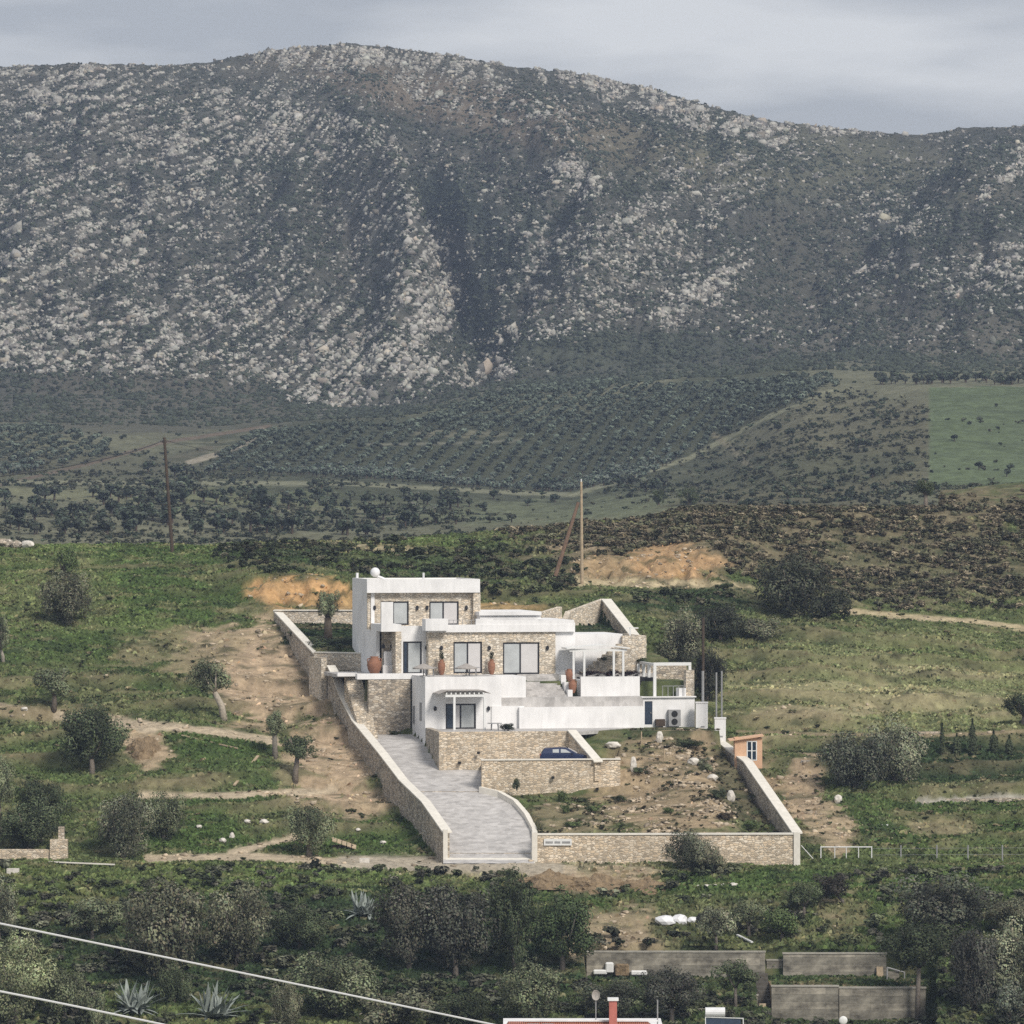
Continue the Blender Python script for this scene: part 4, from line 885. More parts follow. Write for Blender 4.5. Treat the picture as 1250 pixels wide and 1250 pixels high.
def window(px0, px1, py0, py1, v, panes, label=None, fw=.13):
    """frame set in an opening, panes = list of (fraction0, fraction1, material)"""
    a, b = U(px0, v), U(px1, v); um = (a + b) / 2; zt, zb = Zp(py0, um, v), Zp(py1, um, v)
    fr = MB(); f0 = v + .10; f1 = v + .18
    fr.lb(a, a + fw, f0, f1, zb, zt); fr.lb(b - fw, b, f0, f1, zb, zt); fr.lb(a + fw, b - fw, f0, f1, zt - fw, zt); fr.lb(a + fw, b - fw, f0, f1, zb, zb + fw)
    for q in panes[1:]:
        m_ = a + (b - a) * q[0]; fr.lb(m_ - fw / 2, m_ + fw / 2, f0 + .003, f1 + .003, zb + fw, zt - fw)
    o = fr.build('window', M['frame_dark'], villa)
    if label: o['label'] = label
    for q in panes:
        MB().lb(a + (b - a) * q[0] + fw * .5, a + (b - a) * q[1] - fw * .5, v + .13, v + .15, zb + fw * .5, zt - fw * .5).build('pane', M[q[2]], o)
def sconce(px, py, v):
    u = U(px, v); z = Zp(py, u, v); x, y = L(u, v - .12)
    MB().lathe((x, y, z), [(.05, -.18), (.13, -.1), (.13, .12), (.05, .2)], 8).build('sconce', M['frame_dark'], villa)
ZT = -13.65      # middle terrace floor
vC, vM, vA = 6.0, 7.0, 11.6
# --- ground storey
d0, d1 = U(519, 0), U(612, 0)
wall_holes(519, 612, 826, 900, 0, .35, [(544, 581, 859, 890)], z0=-19.6).build('ground_storey_front', WH, villa)
zd = Zp(826, (d0 + d1) / 2, 0)
MB().lb(d0, d0 + .35, .35, 5.8, -19.6, zd).build('ground_storey_side', WH, villa)
MB().lb(d1 - .35, d1, .35, 5.8, -18.2, zd).build('ground_storey_side', WH, villa)
MB().lb(d0 + .35, d1 - .35, .35, 6.3, ZT - .3, ZT).build('terrace_slab', M['paving'], villa)
MB().lb(d0 + .35, d1 - .35, 2.8, 2.95, -18, ZT - .3).build('inner_wall', M['curtain_sheen_white'], villa)
window(544, 581, 859, 890, 0, [(0, .27, 'glass_dark'), (.27, .50, 'curtain_sheen_white'), (.50, .97, 'curtain_sheen_glass')], 'dark framed triple glass door to the lower terrace', .13)
for a_ in (.25, .6): pass
for q in ((514.5, 858, 880), (505, 862, 884)):
    u = d0; vv = (519 - q[0]) / 15 / sT * 1.0; MB().lb(u - .03, u + .02, vv, vv + .9, Zp(q[2], 0, vv), Zp(q[1], 0, vv)).build('window', M['metal_grey'], villa)
sconce(531, 865, 0); sconce(596, 865, 0)
bx(612, 642, 826, 893, .6, 5.8).build('ground_storey_wing', WH, villa)
# front pergola
pg = MB(); zr = Zp(846, U(560, -1.5), -1.5)
a, b = U(545, -2.2), U(590, -2.2)
for k in range(9):
    q = a + (b - a) * k / 8; pg.lb(q - .05, q + .05, -2.3, .0, zr - .1, zr + .06)
pg.lb(a - .1, b + .1, -2.28, -2.14, zr - .3, zr - .103)
x0_, x1_ = U(535, -2.4), U(599, -2.4); xm = (x0_ + x1_) / 2
pgr = pg.build('pergola', M['metal_white'], villa)
cv = MB()
for (ua, ub, za, zb_) in ((x0_, a, zr - .05, zr + .2), (a, b, zr + .2, zr + .2), (b, x1_, zr + .2, zr - .05)):
    p0, p1, p2, p3 = L(ua, -2.4), L(ub, -2.4), L(ub, -.05), L(ua, -.05)
    cv.hexa([(*p0, za), (*p1, zb_), (*p2, zb_), (*p3, za), (*p0, za + .04), (*p1, zb_ + .04), (*p2, zb_ + .04), (*p3, za + .04)])
cv.build('canopy', M['canvas_grey'], pgr)
for q in (554.5, 591.5):
    u = U(q, -2.2); MB().lb(u - .09, u + .09, -2.3, -2.12, -17.95, zr - .3).build('post', M['metal_white'], pgr)
# --- retaining wall + white fascia left of the ground storey
bx(450, 501, 834, 893, 5.8, 6.4, z0=-19.3, z1=ZT - .35).build('retaining_wall', M['stone_grey'], villa)
bx(436, 519, 822.5, 831, 5.74, 6.6, z0=ZT - .34, z1=ZT + .12).build('terrace_edge', M['white_render'], villa)
bx(412, 436, 822.5, 831, 9.3, 9.8, z0=ZT - .2, z1=ZT + .1).build('terrace_edge', M['white_render'], villa)
MB().lb(U(411, 9.8), U(523, 9.8), 9.8, 16, ZT - .3, ZT - .001).lb(U(442, 8), U(523, 8), 6.6, 9.8, ZT - .3, ZT).build('terrace_slab', M['paving'], villa)
# --- middle storey
zmt = Zp(762, U(500, vM), vM)
u465 = U(465.5, vM - .3)
MB().lb(u465, U(490, vM - .3), vM - .3, 11.5, Zp(771, u465, vM), zmt).build('balcony_edge', WH, villa)       # roof over the porch, carries on back as parapet
bx(465.5, 480, 735, 762, vM - .3, vM + .1, z0=zmt + .0).build('balcony_screen', WH, villa)
bx(466.5, 483, 771, 823, 8.8, 9.1, z0=ZT).build('porch_wall', M['stone_grey'], villa)
MB().lb(u465, u465 + .3, 9.1, 20.5, -15, Zp(771, u465, vM)).build('side_wall', WH, villa)
MB().lb(u465, u465 + .3, 11.5, 20.5, Zp(771, u465, vM), Zp(707, u465, 11.6)).build('side_wall', WH, villa)
nic = MB(); u = U(473.5, 8.7); nic.lb(u - .35, u + .35, 8.5, 8.8, ZT, ZT + 1.9); nic.lb(u - .5, u + .5, 8.2, 8.5, ZT, ZT + .75); nic.build('wall_fountain', WH, villa)
sconce(467.5, 789, 8.8); sconce(478, 789, 8.8)
bx(483, 490, 771, 823, vM - .3, 9.1, z0=ZT).build('stone_pier', ST, villa)
wall_holes(490, 524, 764, 823, vM, vM + .3, [(492, 515, 783, 822.5)], z0=ZT).build('middle_storey_front', WH, villa)
window(492, 515, 783, 822.5, vM, [(0, .25, 'glass_dark'), (.25, 1, 'curtain_sheen_glass')], 'single dark framed glass door beside the stone pier')
zs_ = Zp(771.5, U(600, vC), vC)
wall_holes(523, 678, 771.5, 824, vC, vC + .35, [(553.5, 588.5, 783.5, 822), (614, 658.5, 784, 823)], z0=ZT).build('stone_facade', ST, villa)
MB().lb(U(523, vC), U(523, vC) + .3, vC + .35, vM + .3, ZT, zs_).build('stone_return', ST, villa)
window(553.5, 588.5, 783.5, 822, vC, [(0, .5, 'curtain_sheen_glass'), (.5, 1, 'curtain_sheen_white')], 'two pane sliding door between the two tall urns')
window(614, 658.5, 784, 823, vC, [(0, .48, 'curtain_sheen_glass'), (.48, 1, 'curtain_sheen_white')], 'widest two pane sliding door at the right of the stone facade')
sconce(512 + 8.5, 791, vM); sconce(538.5, 791, vC); sconce(597, 791, vC); sconce(668, 791, vC)
# white band above the stone facade
bb = MB(); u0, u1 = U(527, vC - .25), U(667, vC - .25)
bb.lb(U(523, vC - .25), U(702, vC - .25), vC - .25, vC + .15, zs_, Zp(762, u1, vC))
bb.build('white_band', WH, villa)
bx(519.5, 547, 755.6, 762, vC - .9, vC + .6, z0=zs_ + .15).build('planter', WH, villa)
bx(581, 602, 755.5, 762, vC - .2, vC + .15, z0=Zp(762, u1, vC) - .003).build('parapet', WH, villa)
bx(602, 701, 757, 762, vC - .2, vC + .15, z0=Zp(762, u1, vC) - .003).build('parapet', WH, villa)
MB().lb(u465 + .3, U(586, 11), vM + .3, 20, Zp(768, 0, 9) - .2, Zp(767, 0, 9)).build('balcony_floor', M['paving'], villa)
bx(586, 660, 749, 757, 9.6, 18, z0=Zp(771, u1, vC)).build('rear_roof_block', WH, villa)
rb = MB(); ua, ub = U(585, 9.4), U(661, 9.4); zt = Zp(746.5, ub, 9.4)
rb.lb(ua, ub, 9.4, 18.2, Zp(751, ub, 9.4), zt); rb.build('roof_cap', WH, villa)
bx(667, 701, 757, 773, vC + .4, 16, z0=ZT).build('right_block', WH, villa)
bx(678, 760, 774, 829, vC + 1.2, 14, z0=-15).build('right_wing', WH, villa)
bx(678, 702, 760, 829, vC + .1, vC + 1.2, z0=ZT).build('right_wing_front', WH, villa)
rl = MB(); z_ = Zp(762, U(565, vC), vC)
for k in range(7): u = U(548 + k * 5.5, vC); rl.lb(u - .02, u + .02, vC - .05, vC - .01, z_, z_ + .35)
rl.lb(U(547, vC), U(586, vC), vC - .06, vC, z_ + .33, z_ + .37); rl.build('railing', M['metal_grey'], villa)
# --- upper storey
zA = Zp(707, U(520, vA), vA); zAb = Zp(723, U(520, vA), vA); uA0 = u465 + .002
bx(448, 586, 707, 723.5, vA - .6, vA + .3).build('upper_band', WH, villa)
wall_holes(448.6, 578, 723, 768, vA, vA + .3, [(465, 499, 734, 763), (524, 560, 734, 763)], z1=zAb).build('upper_stone_facade', ST, villa)
bx(578, 586.5, 723, 768, vA - .5, vA + .3, z1=zAb).build('stone_pier', ST, villa)
MB().lb(U(586, vA) - .3, U(586, vA), vA + .3, 20.5, -13, zA).lb(uA0, U(586, vA) - .3, 20.2, 20.5, -13, zA).build('upper_side_wall', WH, villa)
MB().lb(uA0 + .3, U(586, vA) - .3, vA + .3, 20.2, zA - .5, zA - .25).build('roof', M['cap_stone'], villa)
window(465, 499, 734, 763, vA, [(0, .45, 'curtain_sheen_white'), (.45, 1, 'curtain_sheen_glass')], 'left sliding window of the upper storey')
window(524, 560, 734, 763, vA, [(0, .48, 'curtain_sheen_glass'), (.48, 1, 'curtain_sheen_white')], 'right sliding window of the upper storey')
for q in (457, 509, 521, 569): sconce(q, 742, vA)
x, y = L(U(458, 15), 15); rt_ = MB().sphere((x, y, zA + .55), (.42, .42, .42)).build('water_tank', M['white_plastic'], villa, smooth=True); 
MB().tube([(x, y, zA + .3), (x + 1.2, y, zA - .2)], .12, 8).tube([(x + .2, y, zA + .3), (x + .2, y, zA - .3)], .06, 6).build('tank_pipe', M['white_plastic'], villa)
x, y = L(U(517, vA - .4), vA - .4); MB().tube([(x, y, zA - .05), (x, y, zA + .55)], .09, 8).build('vent_pipe', M['white_plastic'], villa)
x, y = L(U(436, 20), 20); MB().tube([(x, y, zA - .05), (x, y, zA + .45)], .12, 8).build('vent_pipe', M['white_plastic'], villa)
# --- right terraces
bx(612, 785, 851, 863, .25, 1.2, z0=-17.9).build('grey_stone_wall', M['paving'], villa)
bx(634, 786, 863, 893, -.5, .25, z0=-18.3).build('long_white_wall', WH, villa)
bx(600, 640, 862, 893, -.1, .25, z0=-18.3).build('low_white_wall', WH, villa)
zw = Zp(851, U(700, .25), .25)
MB().lb(U(642, 1.2), U(786, 1.2), 1.2, 2.2, zw - .4, zw - .02).build('walkway', M['paving'], villa)
stp = MB(); ns_ = 12; z1s = ZT + .0
for k in range(ns_):
    v_ = 2.2 + k * .31; za = zw + (z1s - zw) * (k + 1) / ns_
    stp.lb(U(642, 2.2), U(692 - k * .6, 2.2), v_, v_ + .31, zw - .5, za)
stp.build('terrace_steps', M['paving'], villa)
MB().lb(U(640, 5.92), U(800, 5.92), 5.92, 8.2, ZT - .6, ZT - .01).build('terrace_slab', M['paving'], villa)
for k in range(3):
    bx(691 + k * -4 + 2, 697 - k * 4 + 2, 842 - k * 9, 851 - k * 9 + 2, 2.1 + k * .9, 2.9 + k * .9).build('step_block', WH, villa)
bx(709, 781, 826, 851.5, 2.2, 2.6).build('terrace_parapet', WH, villa)
MB().lb(U(709, 2.2), U(709, 2.2) + .3, 2.6, 6, zw - .5, Zp(830, 12, 2.2)).build('terrace_parapet_side', WH, villa)
# soil bed behind the parapet with dark flowers
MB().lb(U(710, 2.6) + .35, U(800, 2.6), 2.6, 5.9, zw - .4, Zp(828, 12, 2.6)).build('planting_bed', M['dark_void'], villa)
# stone stair wall & right stone wall
v_ = vC + .6; us = U(711, v_); pts = []
dz = MB(); steps_ = 8
for k in range(steps_):
    a = U(709 + k * 5.6, v_); b = U(709 + (k + 1) * 5.6, v_); dz.lb(a, b, v_, v_ + .6, ZT - .1, Zp(820 - k * 4.2, a, v_))
dz.lb(U(709 + 8 * 5.6, v_), U(762, v_), v_, v_ + .6, ZT - .1, Zp(786, U(758, v_), v_)); dz.build('stone_stair', ST, villa)
bx(760, 789, 776, 830, v_, v_ + .5, z0=-15).build('stone_wall', ST, villa)
MB().lb(U(789, v_) - .45, U(789, v_), v_ + .5, v_ + 7, -15, Zp(776, 18, v_)).build('stone_wall', ST, villa)
hd = MB(); u = U(789, v_)
for k, v__ in ((0, v_ + .2), (1, v_ + 2.6)): hd.lb(U(769 + k * 9, v_), U(769 + k * 9, v_) + .06, v__, v__ + .06, Zp(777, 18, v_), Zp(766, 18, v_))
hd.lb(U(766, v_), U(780, v_), v_ + .2, v_ + .26, Zp(767.5, 18, v_), Zp(766, 18, v_)); hd.build('handrail', M['metal_white'], villa)
# arched pergola on the right terrace
pr = MB(); vp = 4.2; zt0 = Zp(791, U(728, vp), vp); zt1 = Zp(787, U(737, vp), vp)
for (pa, pb, za, zb_) in ((690, 737, zt0, zt1), (737, 767, zt1, Zp(791, U(760, vp), vp))):
    p0, p1, p2, p3 = L(U(pa, vp), vp - .6), L(U(pb, vp), vp - .6), L(U(pb, vp), vp + 1.6), L(U(pa, vp), vp + 1.6)
    pr.hexa([(*p0, za - .06), (*p1, zb_ - .06), (*p2, zb_ - .06), (*p3, za - .06), (*p0, za + .05), (*p1, zb_ + .05), (*p2, zb_ + .05), (*p3, za + .05)])
pr.lb(U(694, vp), U(764, vp), vp - .4, vp - .28, zt0 - .28, zt0 - .063)
pr = pr.build('pergola', M['metal_white'], villa)
for q in (699, 712, 748, 759.5):
    u = U(q, vp); MB().lb(u - .09, u + .09, vp - .42, vp - .24, ZT - .9, zt0 - .25).build('post', M['metal_white'], pr)
# plant room
zR = Zp(851, U(815, .4), .4); zr0 = Zp(888, U(815, .4), .4)
wall_holes(785, 848, 851, 888, .4, .75, [(787, 796.5, 856, 884.5)], z0=-18.3).build('plant_room_front', WH, villa)
MB().lb(U(785, .4), U(848, .4), .75, 6, zR - .3, zR).lb(U(848, .4) - .35, U(848, .4), .75, 6, -18.3, zR - .3).build('plant_room_roof', WH, villa)
u = U(787, .4); dr = MB().lb(u, U(796.5, .4), .5, .56, Zp(884.5, u, .4), Zp(856, u, .4)).build('door', M['glass_dark'], villa); MB().lb(U(796.5, .4) - .16, U(796.5, .4) - .1, .42, .5, Zp(871, u, .4), Zp(870, u, .4) + .05).build('handle', M['metal_grey'], dr)
bx(783, 850, 850, 851.5, .2, .4).build('roof_edge', WH, villa)
bx(790, 838, 812, 850, 7.0, 7.5, z0=-15.5).build('grey_stone_wall', M['stone_grey'], villa)
bx(837.5, 847.5, 818, 851, 1.0, 1.8, z0=zR).build('stone_pillar', ST, villa)
pw = MB(); zz = Zp(811, U(815, 1.2), 1.2)
pw.lb(U(797.5, 1.2), U(843.5, 1.2), 1.1, 1.35, zz - .1, zz + .16); pw.lb(U(840.5, 1.2), U(843.6, 1.2), 1.12, 1.33, Zp(818, 20, 1.2), zz - .1)
pw.lb(U(799.5, 1.2) - .12, U(799.5, 1.2) + .12, 1.35, 6.6, zz - .1, zz + .1)
pw = pw.build('pergola', M['metal_white'], villa)
for q, v__ in ((799.5, 1.1), (792.5, 2.9), (786, 4.6), (779.5, 6.3)):
    u = U(q, v__); MB().lb(u - .12, u + .12, v__, v__ + .2, zR - (.0 if v__ < 2 else .6), zz - .1).build('post', M['metal_white'], pw)
gr = MB(); 
for k in range(5): u = U(809 + k * 6.5, .6); gr.lb(u - .025, u + .025, .6, .65, zR, zR + .95)
gr.lb(U(808, .6), U(837, .6), .6, .66, zR + .9, zR + .95); gr.build('railing', M['metal_grey'], villa)
bx(828, 837.5, 840, 851, .8, 1.6, z0=zR).build('white_box', WH, villa)
# stone stairs beside the left wall
sr = MB(); n_ = 28
for k in range(n_):
    f = k / n_; Yk = 408.2 + f * 7.6; za = -18.85 + (ZT + 18.85) * (k + 1) / n_
    xl = (np.interp(Yk, LWY, LWP) - 625) / F * Yk + .2; xr = (np.interp(Yk, [408, 414, 418], [462, 444, 436]) - 625) / F * Yk
    sr.box((xl, Yk, -19.6), (xr, Yk + 7.6 / n_ - .001 if k < n_ - 1 else Yk + .9, za))
sr = sr.build('garden_stairs', M['stone_light'], loc=P(440, 410)); tag(sr, 'long flight of stone steps along the left boundary wall up to the villa terrace', 'stairs')
# lower terrace retaining walls, parking
zE = Zp(893, 0, -8)
def quadwall(mb, A, B, th, zb, zt):
    """vertical wall from A to B (x,y) thickness th to the far side"""
    A = Vector(A); B = Vector(B); d = (B - A).normalized(); nrm = Vector((-d.y, d.x)) * th
    za, zb2 = (zt if isinstance(zt, tuple) else (zt, zt)); ba, bb_ = (zb if isinstance(zb, tuple) else (zb, zb))
    return mb.hexa([(A.x, A.y, ba), (B.x, B.y, bb_), (B.x + nrm.x, B.y + nrm.y, bb_), (A.x + nrm.x, A.y + nrm.y, ba), (A.x, A.y, za), (B.x, B.y, zb2), (B.x + nrm.x, B.y + nrm.y, zb2), (A.x + nrm.x, A.y + nrm.y, za)])
def XY(px, Y): return ((px - 625) / F * Y, Y)
zE = -17.82
t = thing('retaining_wall', (*XY(615, 398.4), -20.8), 'upper tan stone retaining wall under the lower terrace behind the blue car', 'wall')
quadwall(MB(), XY(536, 398), XY(694, 399.5), .5, -21.6, zE).build('wall_face', M['stone_wall'], t)
quadwall(MB(), XY(519.6, 406), XY(536, 398.002), .5, -20.9, zE - .003).build('wall_return', M['stone_grey'], t)
fl = MB(); q = [XY(537, 398.4), XY(694, 399.9), XY(790, 411), XY(519, 406.3)]
fl.hexa([(*p, zE - .4) for p in q] + [(*p, zE - .12) for p in q]); fl = fl.build('terrace_floor', M['paving'], loc=(0, 0, 0)); tag(fl, kind='structure')
t2 = thing('sloping_wall', (*XY(710, 396), -20.5), 'short sloping wall with a pale cap right of the blue car', 'wall')
quadwall(MB(), XY(694, 399.4), XY(726, 392.8), .4, -21.5, (zE, -20.0)).build('wall_face', M['stone_wall'], t2)
quadwall(MB(), XY(692.5, 399.4), XY(725, 392.5), .75, (zE + .003, -19.99), (zE + .12, -19.87)).build('wall_cap', M['cap_stone'], t2)
t3 = thing('retaining_wall', (*XY(672, 392), -22.4), 'lower tan stone retaining wall in front of the blue car', 'wall')
quadwall(MB(), XY(588, 391.9), XY(757, 393.2), .45, -23.4, -19.82).build('wall_face', M['stone_wall'], t3)
quadwall(MB(), XY(587.4, 391.8), XY(757.8, 393.1), .56, -19.818, -19.72).build('wall_cap', M['cap_stone'], t3)
quadwall(MB(), XY(757.2, 393.2), XY(757.2, 398.5), .4, -23.2, -19.83).build('wall_return', M['stone_wall'], t3)
for (px, py) in ((654, 926), (613, 962), (626, 961)): pass
for (px, py, Y) in ((584, 919, 398.1), (561, 931, 398.1), (729, 963, 392.7), (675, 949, 392.4)):
    p = W(px, py, Y - .05); MB().box((p.x - .12, p.y - .2, p.z - .1), (p.x + .12, p.y + .1, p.z + .1)).build('drain_hole', M['dark_void'], t3 if Y < 395 else t)
pk = MB(); q = [XY(588, 392.3), XY(757, 393.6), XY(757, 399.7), XY(588, 398.4)]; pk.hexa([(*p, -21.2) for p in q] + [(*p, -20.42) for p in q]); pk = pk.build('parking_floor', M['paving'], loc=(0, 0, 0)); tag(pk, kind='structure')

# boundary walls with pale caps, following the ground
def boundary(name, nodes, label, inner, th=.5, drop=3.4, mface='stone_wall', capw=.62):
    """nodes (px, py of the cap, Y)"""
    p0 = W(*nodes[0]); t = thing(name, (p0.x, p0.y, p0.z - 2), label, 'wall')
    face, cap = MB(), MB(); pts = [W(*n_) for n_ in nodes]
    nr = []
    for i, p in enumerate(pts):
        d = (pts[min(i + 1, len(pts) - 1)] - pts[max(i - 1, 0)]); d.z = 0; d.normalize(); nr.append(Vector((-d.y, d.x, 0)) * inner)
    for mb, w0, w1, zt_, zb_ in ((face, 0, th, -.12, -drop), (cap, -.06, capw - .06, 0, -.118)):
        v = []
        for p, n_ in zip(pts, nr):
            a, b = p + n_ * w0, p + n_ * w1
            v += [(a.x, a.y, p.z + zb_), (b.x, b.y, p.z + zb_), (b.x, b.y, p.z + zt_), (a.x, a.y, p.z + zt_)]
        f = [(0, 1, 2, 3), tuple(4 * (len(pts) - 1) + k for k in (3, 2, 1, 0))]
        for i in range(len(pts) - 1):
            for k in range(4): f.append((4 * i + k, 4 * i + (k + 1) % 4, 4 * i + 4 + (k + 1) % 4, 4 * i + 4 + k))
        mb.add(v, f)
    face.build('wall_face', M[mface], t); cap.build('wall_cap', M['cap_stone'], t)
    return t
wl = boundary('boundary_wall', [(541, 1015, 376.3), (515, 978, 384.5), (488, 952, 392.8), (462, 918, 400.5), (430, 879, 411), (416, 851, 416), (404, 820, 420), (399.8, 812, 421.0)], 'long stone wall with a pale cap climbing along the left side of the driveway', -1, mface='stone_grey', capw=.75)
boundary('boundary_wall', [(384, 798, 424.6), (334, 745, 441)], 'upper stone wall with a pale cap left of the raised garden', -1, mface='stone_grey', capw=.75)
t = thing('garden_wall', (*XY(425, 421.5), ZT), 'low stone wall holding the raised garden behind the large jar', 'wall')
quadwall(MB(), XY(383, 424.2), XY(466, 420.3), .5, -14.8, -12.15).build('wall_face', M['stone_light'], t)
quadwall(MB(), XY(382.5, 424.15), XY(466, 420.25), .6, -12.148, -12.05).build('wall_cap', M['cap_stone'], t)
quadwall(MB(), XY(399, 421.2), XY(384, 424.4), .5, -16.4, -12.5).build('wall_return', M['stone_light'], t)
t = thing('garden_wall', (*XY(385, 441), -10.5), 'stone wall closing the back of the raised garden below the earth cut', 'wall')
quadwall(MB(), XY(338, 440.5), XY(440, 439.5), .5, -12.5, -8.85).build('wall_face', M['stone_light'], t)
quadwall(MB(), XY(334, 440.4), XY(440, 439.4), .6, -8.848, -8.75).build('wall_cap', M['cap_stone'], t)
# gate pillar at the foot of the left wall
tg = tag(MB().box((XY(541, 376)[0], 376.0, -27.6), (XY(546.5, 376)[0], 377.4, W(0, 1013, 376).z)).build('gate_pillar', M['cap_stone'], loc=(XY(543, 376)[0], 376, -27)), 'pale pillar ending the left wall at the driveway entrance', 'pillar')
# front wall
t = thing('boundary_wall', (*XY(810, 376), -27), 'long tan stone wall along the front with a small white sign', 'wall')
quadwall(MB(), XY(654, 375.9), XY(976, 376.6), .5, -28.2, -24.72).build('wall_face', M['stone_wall'], t)
quadwall(MB(), XY(653, 375.82), XY(976.6, 376.52), .66, -24.718, -24.6).build('wall_cap', M['cap_stone'], t)
quadwall(MB(), XY(649.5, 375.7), XY(656, 375.72), .9, -28.2, -24.5).build('gate_pillar', M['cap_stone'], t)
quadwall(MB(), XY(969, 376.45), XY(976.8, 376.47), .9, -28.2, -24.55).build('corner_pillar', M['cap_stone'], t)
p = W(664, 1024, 375.85); q = W(698, 1032, 375.85); sg = MB().box((p.x, p.y - .03, q.z), (q.x, p.y + .06, p.z)).build('sign', M['metal_white'], t)
for i_, (a_, b_) in enumerate(((666, 675), (677, 684), (686, 696))):
    a_ = W(a_, 1027, 375.8); b_ = W(b_, 1029.5, 375.8); MB().box((a_.x, a_.y - .0, b_.z), (b_.x, a_.y + .03, a_.z)).build('sign_lettering', M['metal_grey'], sg)
boundary('boundary_wall', [(865, 898, 408.5), (885, 912, 403.5), (908, 929, 398), (928, 958, 390), (968, 1016, 377.2)], 'curving stone wall with a pale cap down the right side of the garden', 1, mface='stone_grey', capw=.8, drop=3.0)
# inner return of driveway right edge (low kerb)
kb = MB(); kp = [(588, 391.9), (612, 390.8), (632, 388.6), (646, 385.4), (655, 382.2), (658, 379), (654, 376.4)]
for (a_, b_) in zip(kp[:-1], kp[1:]):
    za, zb_ = float(drive_z(a_[1])), float(drive_z(b_[1])); quadwall(kb, XY(*b_), XY(*a_), .38, (zb_ - 1.2, za - 1.2), (zb_ + .42, za + .42))
kb = kb.build('garden_kerb', M['cap_stone'], loc=(*XY(640, 386), -24)); tag(kb, 'low curved pale kerb along the right edge of the driveway', 'kerb')
# driveway
rowsY = np.concatenate([np.arange(374.6, 398, .5), np.arange(398, 413.1, .5)]); V = []; nc = 14
for Yk in rowsY:
    xl = (np.interp(Yk, LWY, LWP) - 625) / F * Yk + (.1 if Yk > 376 else -.0); xr = (drive_r(Yk) - 625) / F * Yk + .1
    for k in range(nc): V.append((xl + (xr - xl) * k / (nc - 1), Yk, float(drive_z(Yk)) + .03))
i = np.arange(len(rowsY) - 1)[:, None] * nc + np.arange(nc - 1)[None]
o = link('driveway', mesh_np('driveway', V, np.stack([i, i + 1, i + nc + 1, i + nc], -1).reshape(-1, 4), [M['paving']], smooth=True)); tag(o, kind='structure')
ap = MB(); q = [XY(541, 374.2), XY(655, 374.4), XY(651, 376.3), XY(545, 376.3)]; ap.hexa([(*p, -27.6) for p in q] + [(q[0][0], q[0][1], -26.98), (q[1][0], q[1][1], -26.98), (q[2][0], q[2][1], -26.48), (q[3][0], q[3][1], -26.48)])
ap = ap.build('driveway_apron', M['cap_stone'], loc=(0, 0, 0)); tag(ap, kind='structure')
jt = MB().box((XY(508, 392)[0], 391.75, -23), (XY(590, 392)[0], 391.95, float(drive_z(391.85)) + .045)).box((XY(541, 377)[0], 377.3, -27), (XY(656, 377)[0], 377.5, float(drive_z(377.4)) + .045)).build('driveway_joint', M['stone_grey'], loc=(0, 0, 0)); tag(jt, kind='structure')
# upper right garden walls
t = boundary('boundary_wall', [(778, 786, 429.5), (735, 731, 444.5)], 'pale capped wall slanting down behind the right wing of the villa', -1, mface='stone_grey', capw=.9, drop=2.6)
t = thing('garden_wall', (*XY(716, 443), -9), 'light stone wall closing the back of the right upper garden', 'wall')
quadwall(MB(), XY(697, 441), XY(738, 444.8), .5, -12.5, (-8.9, -7.85)).build('wall_face', M['stone_light'], t)
quadwall(MB(), XY(690, 433), XY(697, 441), .5, -12.5, (-9.9, -8.9)).build('wall_return', M['stone_light'], t)
t = tag(quadwall(MB(), XY(655, 432), XY(686, 436), .5, -12.5, (-9.0, -8.4)).build('garden_wall', M['stone_light'], loc=(*XY(670, 434), -10)), 'short slanting stone wall just above the low rear roof', 'wall')

# ------------------------------------------------------------------ things about the villa
def jar(px, py0, py1, w, v, label, plant=False, zf=ZT, Yw=None):
    if Yw: x, y = XY(px, Yw)
    else: x, y = L(U(px, v), v)
    s = y / F; h = (py1 - py0) * s; r = w * s / 2
    t = thing('urn', (x, y, zf), label, 'urn')
    MB().lathe((x, y, zf), [(r * .5, 0), (r * .55, h * .04), (r * .85, h * .25), (r, h * .5), (r * .95, h * .68), (r * .6, h * .86), (r * .5, h * .92), (r * .62, h), (r * .5, h), (r * .42, h * .9)], 20).build('jar_body', M['terracotta'], t, smooth=True)
    mb = MB()
    for a in (0, pi): mb.tube([(x + cos(a) * r * .55, y, zf + h * .9), (x + cos(a) * r * .95, y, zf + h * .85), (x + cos(a) * r * .9, y, zf + h * .66)], r * .08, 6)
    mb.build('handle', M['terracotta'], t)
    if plant:
        rr = np.random.default_rng(int(px)); n = 120; pos = rr.normal(size=(n, 3)) * np.array((r * .28, r * .28, r * .7)) + np.array((0, 0, h + r * .8)); V, Q = leaves(pos, rr.normal(size=(n, 3)), np.full(n, .09), rr)
        link('plant', mesh_np('plant', V, Q, [M['leaf_mat']], col=np.tile(np.array((.05, .055, .03)), (len(V), 1))), t)
jar(457, 799, 821, 18, 7.8, 'large round terracotta jar beside the porch at the left')
jar(539, 804, 823, 9, 5.2, 'tall slim terracotta urn with a dark plant left of the middle door', True)
jar(600, 804, 823, 9, 5.2, 'tall slim terracotta urn with a dark plant right of the middle door', True)
jar(695, 817, 832, 10, 4.0, 'upper of the two terracotta pots beside the terrace steps', zf=ZT - .55)
jar(699, 830, 847, 10, 2.4, 'lower of the two terracotta pots beside the terrace steps', zf=ZT - 1.5)
